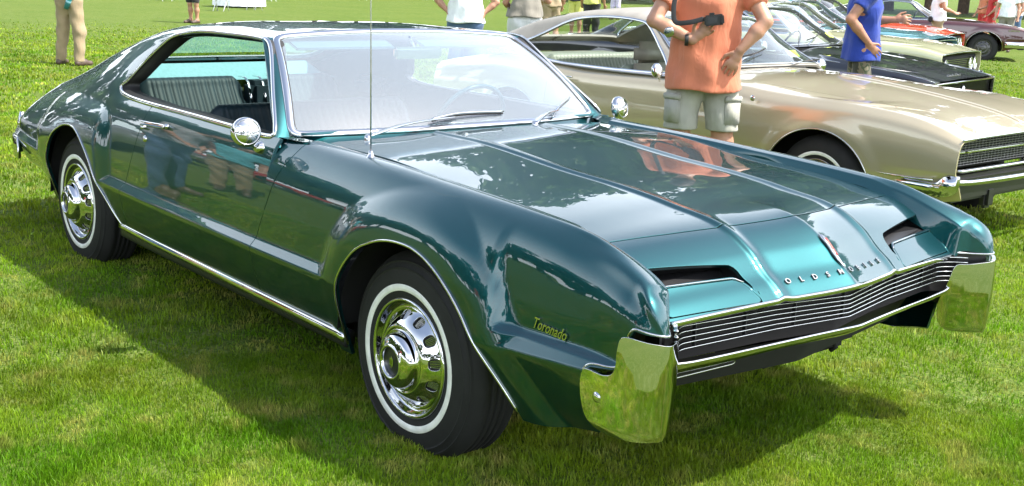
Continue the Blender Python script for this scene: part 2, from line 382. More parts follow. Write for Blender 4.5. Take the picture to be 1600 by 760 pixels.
    for k,q in ((4,.22),(5,.55),(6,.85)): D[:,k]=np.stack([.885-(.885-wr-.004)*q-.0*q,.957+(zr-.957)*q],1)
    D[:,7]=np.stack([wr,zr],1)
    # quarter form: one sweep from ledge to roof rail
    Q=np.zeros((n,12,2)); wm=c-.020; z0=cz+.04
    for k,q in enumerate((.20,.40,.52,.62,.72,.84,.94,1.0)):
        q=q-.0; Q[:,k]=np.stack([wm-(wm-wr)*np.clip(q,0,1)**(2.3-.55*sstep(-2.9,-3.7,xs)),z0+(zr-z0)*q],1)
    b=sstep(-2.35,-2.70,xs)[:,None,None]
    U=D*(1-b)+Q*b
    h=zc-zr
    for k,(fw,fz) in ((8,(.93,.42)),(9,(.70,.78)),(10,(.36,.95)),(11,(0,1))):
        U[:,k]=np.stack([wr*fw,zr+h*fz],1)
    S[:,3:4]=S[:,3:4]; S=np.concatenate([S[:,:4],U[:,:11]],1); S[:,14]=np.stack([np.zeros(n),zc],1)
    S[:,4:]=gsm(S[:,4:],2.5,0)
    G=section_spline(S,[2,3],nseg,.07)
    w=G[...,0]; z=G[...,1]; w[:,-1]=0; X=np.repeat(xs[:,None],w.shape[1],1)
    w=flare(X,z,w)
    rearS=Surf(np.stack([X,w,z],-1),flip=True).attr('t',np.broadcast_to(np.arange(w.shape[1])/nseg,w.shape))
    return front,rearS
FS,RS=build_side()
# helper fields in (x,z)
XZ=lambda V: V[:,[0,2]]
def linex(pts):
    pts=np.array(sorted(pts,key=lambda p:p[1])); return lambda V: V[:,0]-pchip(pts[:,1],pts[:,0],np.clip(V[:,2],pts[0,1],pts[-1,1]))
door_rear=linex([(-2.36,.24),(-2.345,.33),(-2.30,.50),(-2.225,.65),(-2.15,.80),(-2.11,.90),(-2.09,.97)])
door_front=linex([(-1.02,.24),(-1.01,.33),(-.985,.53),(-.91,.70),(-.83,.86),(-.795,.93),(-.79,.97)])
WIN=np.array([(-2.10,1.287),(-2.18,1.275),(-2.262,1.249),(-2.384,1.150),(-2.478,1.036),(-2.520,1.005),(-2.492,.981),(-2.42,.968),(-2.273,.961),(-1.688,.959),(-1.32,.957),(-.985,.957),(-.972,.962),(-.975,.975),(-1.14,1.12),(-1.282,1.248),(-1.335,1.290),(-1.37,1.303),(-1.745,1.309),(-2.0,1.300)])
WINP=resample(cattmull(WIN,6,True),160,True)
GAP=.0028
arf=lambda V,A: np.where((V[:,1]>.3)&(V[:,2]<.85),-sdist(ARF,XZ(V)),-1)
arr=lambda V,A: np.where((V[:,1]>.3)&(V[:,2]<.85),-sdist(ARR,XZ(V)),-1)
winf=lambda V,A: np.where((V[:,1]>.45),-sdist(WINP,XZ(V)),-1)
def podline(V,A):   # fender stops where the bumper pod starts
    P=np.array([(.846,.30),(.842,.45),(.845,.545),(.860,.575),(.93,.583),(.955,.592),(.966,.62),(.972,.672),(.990,.703),(1.04,.698),(1.2,.690),(1.2,.2),(.85,.2)])
    return -sdist(P,XZ(V))
BOT=.245
def front_fender(mir):
    s=FS.clip(lambda V,A:-(door_front(V)-GAP)).clip(arf).clip(podline).clip(lambda V,A:pchip([-1.2,.30,.51,.655,.80,.9],[BOT,BOT,.305,.322,.352,.37],V[:,0])-V[:,2])
    return s
def door():
    a=RS.clip(lambda V,A:A['t']-7.0-.05).clip(lambda V,A:door_front(V)+GAP).clip(lambda V,A:-(door_rear(V)-GAP)).clip(winf).clip(lambda V,A:BOT-V[:,2])
    return a
def quarter():
    a=RS.clip(arr).clip(winf).clip(lambda V,A:BOT+.09*sstep(-3.3,-3.6,V[:,0])-V[:,2]).clip(lambda V,A:V[:,0]+1.385+0*V[:,0])
    a=a.clip(lambda V,A:np.where(V[:,2]<.957,door_rear(V)+GAP,-1)).clip(lambda V,A:np.where((V[:,0]>-2.10)&(V[:,2]<1.1),1,-1))
    return a
# extend door front for x>-.9 : the front loft carries the first centimetres ahead of the cowl
pan=[]
for mir in (0,1):
    fl=(lambda s:s) if mir else (lambda s:s.mirror())
    pan.append(fl(front_fender(0)).build('front_fender',TEAL,CAR))
    dd=RS.clip(lambda V,A:A['t']-7.02).clip(lambda V,A:V[:,0]+.918).clip(lambda V,A:door_front(V)+GAP).clip(lambda V,A:-(door_rear(V)-GAP)).clip(winf).clip(lambda V,A:BOT-V[:,2])
    d2=FS.clip(lambda V,A:A['t']-7.02).clip(lambda V,A:-(V[:,0]+.918)).clip(lambda V,A:door_front(V)+GAP).clip(lambda V,A:BOT-V[:,2])
    # weld the two door pieces
    W=Surf.__new__(Surf); W.V=np.vstack([dd.V,d2.V]); W.N=np.vstack([dd.N,d2.N]); W.F=dd.F+[tuple(i+len(dd.V) for i in f) for f in d2.F]; W.A={}
    door_o=fl(W).build('door',TEAL,CAR)
    QS=quarter(); fl(QS.clip(lambda V,A:A["t"]-11.0)).build('quarter_panel',TEAL,CAR)
    rf=QS.clip(lambda V,A:11.0-A['t'])
    if mir==0: roofN=rf.mirror()
    else: roofF=rf
    if mir==0: DOOR_N=door_o
R_=Surf.__new__(Surf); R_.V=np.vstack([roofN.V,roofF.V]); R_.N=np.vstack([roofN.N,roofF.N]); R_.F=roofN.F+[tuple(i+len(roofN.V) for i in f) for f in roofF.F]; R_.A={}
# rear window opening in the roof shell
RW=np.array([(-2.58,.52),(-2.9,.56),(-3.17,.58),(-3.21,.50),(-3.23,.2),(-3.23,-.2),(-3.21,-.50),(-3.17,-.58),(-2.9,-.56),(-2.58,-.52),(-2.54,-.3),(-2.53,0),(-2.54,.3)])
RWP=resample(cattmull(RW[::-1],6,True),120,True)
R_=R_.clip(lambda V,A:-sdist(RWP,V[:,:2]))
R_.build('roof',TEAL,CAR)

# hood and header panel as height fields --------------------------------------
def xlip(y): y=np.abs(y); return 1.063-.18*np.sqrt(y*y+.00002)-.02*np.maximum(y-.3,0)*0+.08*np.maximum(y-.3,0)
def zhood(x,y):
    a=np.abs(y); s=x-xlip(y)
    zback=pchip([-1.0,-.474,.105,.30,.47,.60,.77,.85,1.0],[.972,.972,.934,.924,.910,.893,.864,.835,.75],x)
    zhead=pchip([-.60,-.45,-.235,-.13,-.07,-.03,0,.03],[.93,.91,.866,.811,.757,.729,.702,.67],s)
    k=sstep(.55,.80,x); z=zback*(1-k)+zhead*k
    crown=.030*(1-(a/.74)**2.0)-.028
    z=z+crown*(1-.6*sstep(.6,1.0,x))+.002
    # wind splits: steep outside, gentle inside
    r=a-.297; rid=np.where(r<0,np.exp(-(r/.024)**2),np.exp(-(r/.011)**2))
    z=z+.0085*rid*(1-.25*sstep(.85,1.0,x))
    # centre crease in the nose
    z=z+.010*np.exp(-np.sqrt(y*y+.00002)/.09)*sstep(.62,.86,x)
    return z
ys=np.concatenate([np.arange(-.7425,-.36,.012),np.arange(-.36,-.24,.004),np.arange(-.24,-.025,.012),np.arange(-.025,.0251,.005),np.arange(.03,.24,.012),np.arange(.24,.36,.004),np.arange(.36,.7426,.0119)])
xs=np.arange(-.80,1.09,.010)
X,Y=np.meshgrid(xs,ys,indexing='ij'); H=Surf(np.stack([X,Y,zhood(X,Y)],-1))
def seamx(y): y=np.abs(y); return .815-.163*y-.0*y-.03*np.maximum(y-.5,0)
H=H.clip(lambda V,A:np.abs(V[:,1])-.7375)
def hoodrear(y): return -.70-.065*(np.abs(y)/.74)**2-.06*(np.abs(y)/.74)**6
H.clip(lambda V,A:V[:,0]-seamx(V[:,1])+.0045).clip(lambda V,A:hoodrear(V[:,1])-V[:,0]).build('hood',TEAL,CAR,.018)
HD=H.clip(lambda V,A:-(V[:,0]-seamx(V[:,1])-GAP)).clip(lambda V,A:V[:,0]-xlip(V[:,1]))
yq=np.linspace(-.735,.735,90); sweep('seam_shade_strip',np.stack([seamx(yq),yq,zhood(seamx(yq),yq)-.010],1),rrect(.020,.006,.001),BLACK,CAR)  # black strip below the gap, stands in for the shade in the seam
for sg in (1,-1):
    xq=np.linspace(-.76,.655,60); sweep('seam_shade_strip',np.stack([xq,np.full(60,sg*.741),zhood(xq,np.full(60,.737))-.011],1),rrect(.014,.006,.001),BLACK,CAR)  # same black strip as seam shade along each side of the hood
# scoops (x,y) polygons and headlight lids
def lidpoly(sg): return np.array([(.877,sg*.735),(.923,sg*.425),(.935,sg*.405),(1.000,sg*.372),(1.004,sg*.385),(.960,sg*.735)])
def scooppoly(sg): return np.array([(.815,sg*.742),(.890,sg*.405),(.905,sg*.388),(.925,sg*.385),(1.000,sg*.362),(.994,sg*.368),(.937,sg*.398),(.919,sg*.42),(.872,sg*.742)])
for sg in (1,-1): HD=HD.clip(lambda V,A:-(sdist(resample(scooppoly(sg),120,True),V[:,:2])))
lids=[]
for sg in (1,-1):
    lp=resample(lidpoly(sg),160,True)
    L_=HD.clip(lambda V,A:sdist(lp,V[:,:2])+.0035); HD=HD.clip(lambda V,A:-sdist(lp,V[:,:2]))
    L_.build('headlight_lid',TEAL,CAR,.03)
HD.build('header_panel',TEAL,CAR,.012)
for sg in (1,-1):   # dark well behind each slot
    bm=bmesh.new(); P=[(.79,sg*.741),(.875,sg*.37),(1.01,sg*.352),(1.01,sg*.40),(.93,sg*.43),(.89,sg*.741)]
    top=[bm.verts.new((x,y,float(zhood(np.array([x]),np.array([y]))[0])-.010)) for x,y in P]; bot=[bm.verts.new((x-.05,y,.76-.9*max(0,x-.9))) for x,y in P]
    for i in range(6): bm.faces.new((top[i],top[(i+1)%6],bot[(i+1)%6],bot[i]))
    bm.faces.new(bot); obj('slot_well',bm,BLACKP,CAR,False)
    # bright lip along the lower edge of the slot
    e=[(x+.004,y,float(zhood(np.array([x+.004]),np.array([y]))[0])+.001) for x,y in resample([(.870,sg*.742),(.919,sg*.42),(.937,sg*.398)],30)]
    sweep('slot_trim',e,circ(.0022,6),CHROME,CAR)
def offs(path,amt):
    """outward plan normals of a plan path running tail -> nose -> centre on the +y side"""
    P=np.asarray(path,float); T=np.gradient(P,axis=0); T/=np.linalg.norm(T,axis=1)[:,None]+1e-12
    return np.stack([T[:,1]*-1,T[:,0]],1)*-1*np.sign(amt)
def surf_pair(build):
    for mir in (1,0): build(mir)
# bumper pods ---------------------------------------------------------------
PP=resample(cattmull([(.800,.943),(.85,.948),(.90,.950),(.955,.947),(1.0,.936),(1.035,.916),(1.060,.889),(1.073,.862),(1.074,.846),(1.066,.826),(1.035,.775),(1.0,.735),(.975,.712),(.955,.705)],10),150)
Tn=np.gradient(PP,axis=0); Tn/=np.linalg.norm(Tn,axis=1)[:,None]; PN=np.stack([-Tn[:,1],Tn[:,0]],1)   # left of travel = outward
if PN[0,1]<0: PN=-PN
PNs=gsm(PN,16,0); sl=np.r_[0,np.cumsum(np.linalg.norm(np.diff(PP,axis=0),axis=1))]; SX=lambda x: np.interp(x,PP[:75,0],sl[:75])
zz=np.arange(.36,.705,.006)
ins=.013*np.maximum((.56-zz)/.16,0)**1.7+.014*np.maximum((.43-zz)/.04,0)**2.2+.006*np.maximum((zz-.60)/.09,0)**2
G=np.zeros((len(PP),len(zz),3)); 
for j,z in enumerate(zz):
    q=PP-PNs*ins[j]; G[:,j,:2]=q; G[:,j,2]=z
SS=np.repeat(sl[:,None],len(zz),1); PS=Surf(G,flip=True).attr('s',SS)
e=sl[-1]; sxc=sl[np.argmax(PP[:,0])]
outl=np.array([(SX(.842),.485),(SX(.842),.540),(SX(.852),.566),(SX(.93),.570),(SX(.955),.579),(SX(.967),.60),(SX(.970),.655),(SX(.980),.686),(sxc-.05,.680),(sxc,.672),(e-.09,.660),(e-.05,.655),(e-.030,.60),(e-.02,.57),(e-.0,.50),(e-.02,.425),(sxc+.06,.408),(sxc-.02,.404),(SX(.99),.402),(SX(.93),.402),(SX(.89),.412),(SX(.858),.436)])
# keep corner radii small
OL=resample(np.vstack([cattmull(outl,5,True)]),260,True)
PSc=PS.clip(lambda V,A: sdist(OL,np.stack([A['s'],V[:,2]],1)))
for mir in (1,0):
    pod=(PSc if mir else PSc.mirror()).build('bumper_end',CHROME,CAR,.012)
    sg=1 if mir else -1
    # round bumper bolt
    bp=PP[np.argmin(abs(sl-SX(.906)))]; me=lathe('bumper_bolt',[(0,.010),(.008,.0095),(.014,.006),(.0165,0)],CHROME,CAR,20,'y',(.908,sg*(.944),.503),sg)
    # bright edge round the fender cut-out
    pts=[]
    for x,z in cattmull([(.843,.40),(.840,.47),(.843,.548),(.858,.580),(.93,.588),(.952,.596),(.963,.622),(.969,.675),(.988,.708),(1.02,.705),(1.052,.700)],5):
        i=np.argmin(np.abs(FS.V[:,0]-x)+np.abs(FS.V[:,2]-z)-.5*FS.V[:,1]+9*(FS.A['t']>6)); pts.append((x,sg*(FS.V[i,1]+.001),z))
    pts=np.array(pts); pts[:,1]=gsm(pts[:,1:2],2,0)[:,0]; pts=np.vstack([pts,[(1.064,sg*.858,.697),(1.064,sg*.845,.696),(1.045,sg*.828,.695),(1.02,sg*.803,.694),(1.0,sg*.786,.694),(.978,sg*.755,.696)]]); pts=gsm(resample(pts,90),1.2)
    sweep('fender_edge_trim',pts,circ(.0036,8),CHROME,CAR)
# centre bumper bar ------------------------------------------------------------
yb=np.linspace(-.80,.80,161); xb=1.095-.142*np.sqrt(yb**2+.0004)-.02*sstep(.66,.80,np.abs(yb)); ztb=.590-.014*sstep(0,.75,np.abs(yb))
prof=[(-.010,-.010),(-.007,-.002),(-.004,.0),(-.001,-.0015),(.0003,-.005),(-.009,-.017),(-.034,-.036),(-.068,-.055),(-.110,-.076),(-.150,-.098)]
pr=cattmull(prof,5); dp=1+.10*sstep(.25,.55,np.abs(yb))
G=np.stack([np.stack([xb+a*1.0,yb,ztb+np.where(b<-.01,(b+.01)*dp-.01,b)],1) for a,b in pr],1)
Surf(G,flip=True).build('bumper_bar',CHROME,CAR,0)
# lower valance and its bright edge

yy=np.linspace(-.735,-.33,40); sweep('valance_trim',np.stack([1.095-.142*np.abs(yy)-.100-.05*sstep(-.42,-.33,yy),yy,.486+.016*(yy+.735)/.40],1),circ(.0026,8),STEEL,CAR)
# hanging frame horn / splash pan parts under the nose
boxo('splash_pan',(.66,.16,.43),(.34,.52,.12),DARK,CAR,.04); sweep('tow_hook',[(.80,.30,.42),(.82,.30,.385),(.80,.30,.37)],circ(.009,8),DARK,CAR,up=(0,1,0))
G=np.stack([np.stack([xb-.158-.06*t,yb,.52-.11*t+0*yb],1) for t in np.linspace(0,1,4)],1); Surf(G,flip=True).build('bumper_shade_sheet',DARK,CAR,0)  # dark sheet added behind the bar as the shade under the bumper
# grille ---------------------------------------------------------------------
yg=np.linspace(-.765,.765,160)
def gx(y,back): 
    a=np.abs(y); return xlip(y)-back+.075*np.maximum((a-.66)/.105,0)**1.8
lipz=lambda y: zhood(xlip(y)-.001,y)
yl=np.linspace(-.735,.735,121); sweep('grille_header_moulding',np.stack([xlip(yl)+.003,yl,lipz(yl)-.010],1),rrect(.012,.017,.004),CHROME,CAR)
for k in range(1,7):
    z=(.684+.016*np.abs(yg)/.75)*(1-k/7)+(.592-.010*np.abs(yg)/.75)*k/7
    sweep('grille_bar',np.stack([gx(yg,.022-.001*k),yg,z],1),[(-.009,.0010),(.003,.0018),(.0050,0),(.003,-.0014),(-.009,-.0010)],CHROME,CAR,up=(0,0,1))
for y0 in np.linspace(-.6,.6,7):
    boxo('grille_strut',(float(xlip(np.array(y0)))-.040,y0,.645),(.012,.005,.10),BLACKP,CAR,0)
G=np.stack([np.stack([gx(yg,.062),yg,np.full_like(yg,z)],1) for z in np.linspace(.55,.705,4)],1); Surf(G).build('grille_back',DARK,CAR,.02)
for sg in (1,-1):
    ep=cattmull([(.90,.746),(.955,.750),(.985,.775),(1.015,.808),(1.035,.835),(1.045,.850)],6); tp=np.clip(zf(ep[:,0])-.022,.5,.715)
    G=np.stack([np.stack([ep[:,0]-.008,sg*(ep[:,1]+.006),.50+(tp-.50)*k],1) for k in (0,.5,1)],1); Surf(G).build('gap_shade_sheet',BLACKP,CAR,0)  # black sheet standing in for shade in the gap under the fender tip
# arch trims, rocker moulding, sill frames ------------------------------------------
def on_side(P,S=FS,off=.002,sg=-1,tmax=9,mn=.3):
    V=S.V[(S.A['t']<tmax)&(S.V[:,1]>mn)]; out=[]
    for x,z in P:
        d=(V[:,0]-x)**2+(V[:,2]-z)**2; i=np.argpartition(d,6)[:6]; w_=1/(d[i]+1e-7); out.append((x,(V[i,1]*w_).sum()/w_.sum()+off,z))
    o=np.array(out); o[:,1]*=sg; return o
for sg in (-1,1):
    P=on_side(ARF[(ARF[:,1]>np.where(ARF[:,0]>0,.325,.27))],FS,.0015,sg); P[:,1]=gsm(P[:,1:2],1.5)[:,0]; sweep('wheel_arch_trim',P,rrect(.009,.010,.003),CHROME,CAR,up=(0,sg,0))
    P=on_side(ARR[(ARR[:,1]>.27)],RS,.0015,sg); P[:,1]=gsm(P[:,1:2],1.5)[:,0]; sweep('wheel_arch_trim',P,rrect(.009,.010,.003),CHROME,CAR,up=(0,sg,0))
    xr=np.linspace(-2.46,-.40,60); wy=cr(xr)-.080
    # rocker moulding : sill strip with a bright lower edge
    sweep('rocker_panel',np.stack([xr,sg*(wy-.012),np.full_like(xr,.300)],1),rrect(.045,.062,.012),BLACKP,CAR,up=(0,0,1))
    sweep('rocker_moulding',np.stack([xr,sg*(wy+.008),.322-.014*(xr+2.46)/2.06],1),[(-.012,.017),(.003,.021),(.010,.012),(.013,-.004),(.006,-.016),(-.012,-.018)] if sg<0 else [(.012,.017),(-.003,.021),(-.010,.012),(-.013,-.004),(-.006,-.016),(.012,-.018)],CHROME,CAR,up=(0,0,1))
    # window frame
    Pw=on_side(WINP,RS,.004,sg,11,.45); Pw[:,1]=gsm(np.r_[Pw[-8:,1],Pw[:,1],Pw[:8,1]][:,None],1.5)[8:-8,0]
    upv=np.tile(np.array([0,sg*.88,.47]),(len(Pw),1)); sweep('window_frame_moulding',Pw,[(-.012,-.004),(-.011,.003),(-.004,.006),(.005,.005),(.010,.001),(.010,-.004)],CHROME,CAR,closed=True,ups=upv)
    # dark inner reveal of the opening
    cen=np.array([(-1.72),0,1.12]); a=Pw.copy(); b=Pw.copy(); c_=Pw.copy()
    d2=np.stack([Pw[:,0]+1.72,np.zeros(len(Pw)),Pw[:,2]-1.13],1); 
    ctr=sstep(-1.9,-2.35,Pw[:,0])
    b[:,1]-=sg*.030; c_[:,1]-=sg*.075; inn=(.006+.030*ctr)[:,None]; dn=d2/np.linalg.norm(d2,axis=1)[:,None]; b-=dn*inn; c_-=dn*inn*1.25
    G=np.stack([a,b,c_],0); G=np.concatenate([G,G[:,:1]],1); Surf(G,flip=sg>0).build('window_seal',BLACK,CAR,0)
# windscreen -------------------------------------------------------------------
yv=np.linspace(-1,1,61)
def wsb(v): return np.stack([-.832-.128*np.abs(v)**2.4,.815*v,.968-.008*np.abs(v)**2],1)
def wst(v): return np.stack([-1.392+.0*v-.0*np.abs(v)**2,.648*v,1.333-.024*np.abs(v)**2.2],1)
def wsp(v,t):  # bulged ruled surface
    B=wsb(v); T=wst(v); P=B*(1-t)+T*t; bul=.045*4*t*(1-t)*(1-.35*v**2); P[:,0]+=bul*.55; P[:,2]+=bul*.80; return P
G=np.stack([wsp(yv,t) for t in np.linspace(0,1,17)],1); Surf(G,flip=False).build('windscreen',GLASSW,CAR,0)
vv=np.linspace(-1,1,61); tt=np.linspace(0,1,15)
loop=np.vstack([wsp(vv,0.0),np.vstack([wsp(np.array([1.]),t) for t in tt[1:]]),wsp(vv[::-1],1.0)[1:],np.vstack([wsp(np.array([-1.]),t) for t in tt[::-1][1:-1]])])
loop=resample(loop,260,True)
# round the lower corners a little by smoothing
L3=np.vstack([loop[-20:],loop,loop[:20]]); L3=gsm(L3,2.0)[20:-20]
cen=np.array([-1.12,0,1.16]); nrm=np.array([.62,0,.78])
ups=np.tile(nrm,(len(L3),1)); ups[:,1]=np.clip(L3[:,1]*.45,-.4,.4)
sweep('windscreen_moulding',L3+ups*.004,[(-.016,-.006),(-.016,.002),(-.008,.007),(.006,.006),(.014,.001),(.014,-.006)],CHROME,CAR,closed=True,ups=ups)
sweep('windscreen_seal',L3*1.0-(L3-cen)*.022,[(-.006,-.003),(-.006,.004),(.006,.004),(.006,-.003)],BLACK,CAR,closed=True,ups=ups)
for sg in (-1,1):   # A pillar skin between side window frame and windscreen frame
    t=np.linspace(0,1,24); A_=wsp(np.array([1.]),0)
    W=np.vstack([wsp(np.array([1.0]),k) for k in t]); W[:,1]+=.006
    Bk=np.stack([-.962-.415*t,.886-.178*t,.953+.353*t],1)
    M_=(W+Bk)/2; M_[:,1]+=.012; M_[:,0]+=.004
    G=np.stack([Bk,Bk*.5+M_*.5+[0,.006,0],M_+[0,.003,0],W*.5+M_*.5+[.004,.004,0],W],1); 
    G=np.concatenate([G[:1]+[.030,.008,-.035],G],0); G[:,:,1]*=sg
    Surf(G,flip=(sg<0)).build('windscreen_pillar',TEAL,CAR,.01)
# cowl between hood and windscreen
yc=np.linspace(-.80,.80,81); v=yc/.815
f0=wsb(v)+[.012,0,-.010]; xr_=hoodrear(np.clip(np.abs(yc),0,.74)); f2=np.stack([xr_-.004,yc,zhood(xr_,yc)-.012],1); f1=(f0+f2)/2-[0,0,.045]
G=np.stack([f0,f1,f2,f2-[0,0,.02]],1); Surf(G,flip=True).build('cowl_panel',TEAL,CAR,0)
for k,y in enumerate(np.arange(-.30,.46,.011)):
    a=np.array([np.interp(y,yc,f0[:,j]) for j in range(3)]); b=np.array([np.interp(y,yc,f2[:,j]) for j in range(3)])
    p=a*.30+b*.70
    if k==0: bmv=bmesh.new()
    box(bmv,tuple(a*.45+b*.55+np.array([0,0,-.0065])),(.055,.0045,.004),Matrix.Rotation(-.1,3,'Y'))
obj('cowl_vent_slats',bmv,BLACK,CAR,False)['kind']='stuff'
# fender shelf beside the cowl
for sg in (-1,1):
    G=np.array([[(-1.0,sg*.80,.952),(-1.0,sg*.87,.957)],[(-.90,sg*.775,.952),(-.90,sg*.862,.957)],[(-.78,sg*.742,.940),(-.78,sg*.84,.955)]],float); Surf(G,flip=(sg<0)).build('cowl_corner',TEAL,CAR,0)
# wipers: arm from pivot, blade along the foot of the glass
def wiper(piv,tip,mid):
    arm=cattmull([piv,(np.array(piv)*.6+np.array(mid)*.4)+[0,0,.014],mid],8)
    o=sweep('wiper_arm',arm,rrect(.022,.008,.003),CHROME,CAR,scale=np.linspace(1.3,.6,len(arm)))
    lathe('wiper_pivot',[(0,.026),(.012,.024),(.015,.012),(.016,0)],CHROME,CAR,16,'z',(piv[0],piv[1],piv[2]-.022))
    m=np.array(mid); d=np.array(tip)-m; bl=np.array([m-d*.55+[.004,0,.0],m*.5+(m-d*.55)*.5+[.0,0,.008],m+[0,0,.012],m+d*.5+[0,0,.008],m+d])
    sweep('wiper_blade',cattmull(bl,6),rrect(.010,.010,.003),CHROME,CAR); sweep('wiper_rubber',cattmull(bl-[.004,0,.008],6),rrect(.004,.009,.001),BLACK,CAR)
def onws(v,t,h=.016): return wsp(np.array([v]),t)[0]+np.array([.62,0,.78])*h
wiper((-.745,-.600,.972),tuple(onws(.22,.075)),tuple(onws(-.10,.060)))
wiper((-.742,.26,.978),tuple(onws(.86,.16)),tuple(onws(.66,.055)))
# antenna ----------------------------------------------------------------
lathe('antenna_base',[(0,.030),(.006,.030),(.010,.022),(.013,.010),(.021,.004),(.023,0)],CHROME,CAR,20,'z',(-.420,-.800,.945))
sweep('antenna',[(-.420,-.800,.965),(-.424,-.801,1.26),(-.43,-.803,1.62),(-.437,-.806,1.92)],circ(.0022,8),STEEL,CAR,up=(1,0,0),scale=[1.3,1.1,.8,.6])
# door furniture
for sg in (-1,1):
    P=on_side([(-2.085,.878),(-2.04,.882),(-1.96,.886),(-1.87,.890),(-1.845,.891)],RS,.0,sg)
    P=P+np.array([0,sg*.022,0]); hd=sweep('door_handle',cattmull(P,6),rrect(.020,.010,.004),CHROME,DOOR_N,up=(0,sg,.25))
    for q in (P[0],P[-1]): sweep('handle_mount',[q-[0,sg*.030,0],q-[0,sg*.004,0]],circ(.011,12),CHROME,DOOR_N,up=(0,0,1))
    q=on_side([(-2.055,.809)],RS,0,sg)[0]; lathe('door_lock',[(0,.010),(.008,.010),(.013,.007),(.0165,0)],CHROME,DOOR_N,20,'y',tuple(q),sg)
    q=on_side([(-2.08,.860)],RS,0,sg)[0]; lathe('handle_button',[(0,.022),(.008,.021),(.010,.012),(.011,0)],CHROME,DOOR_N,16,'y',tuple(q),sg)
# mirrors: round chrome head on a short arm, back facing forward
def mirror_(sg):
    c=np.array((-.955,sg*1.005,.985)); bm=bmesh.new()
    dirn=Vector((.93,sg*.22,.16)).normalized(); q=dirn.to_track_quat('Z','Y').to_matrix().to_4x4()
    prof=[(0,.020),(.012,.0195),(.030,.017),(.045,.011),(.0535,.004),(.0565,-.004),(.0575,-.012),(.0565,-.020),(.052,-.024),(0,-.024)]
    n=40; rings=[[bm.verts.new(Matrix.Translation(c)@q@Vector((r*math.cos(a)*1.0,r*math.sin(a),h))) for a in np.linspace(0,2*math.pi,n,endpoint=False)] for r,h in prof]
    for a,b in zip(rings,rings[1:]):
        for i in range(n): bm.faces.new((a[i],a[(i+1)%n],b[(i+1)%n],b[i]))
    bmesh.ops.remove_doubles(bm,verts=bm.verts,dist=1e-5); bmesh.ops.recalc_face_normals(bm,faces=bm.faces)
    h=obj('door_mirror',bm,CHROME,CAR)
    ring=[Matrix.Translation(c)@q@Vector((.0475*math.cos(a),.0475*math.sin(a),.0108)) for a in np.linspace(0,2*math.pi,40,endpoint=False)]
    sweep('mirror_ring',[tuple(v) for v in ring],circ(.0022,6),STEEL,h,closed=True,ups=[tuple(dirn)]*40)
    for k in range(3):  # crossed spokes pressed in the shell
        a=.35+k*math.pi/3; d=Vector((math.cos(a),math.sin(a),0))
        pts=[tuple(Matrix.Translation(c)@q@(d*r+Vector((0,0,.0203-.0105*abs(r/.046)**2.2)))) for r in np.linspace(-.046,.046,13)]
        sweep('mirror_spoke',pts,circ(.0018,6),STEEL,h,up=tuple(dirn))
    sweep('mirror_arm',[tuple(c+[-.01,-sg*.01,-.04]),(-.965,sg*.985,.935),(-.972,sg*.962,.922)],rrect(.024,.014,.005),CHROME,CAR,up=(0,0,1))
    lathe('mirror_base',[(0,.030),(.012,.028),(.020,.018),(.025,.004),(.026,0)],CHROME,CAR,24,'y',(-.972,sg*.935,.918),sg)
for sg in (-1,1): mirror_(sg)
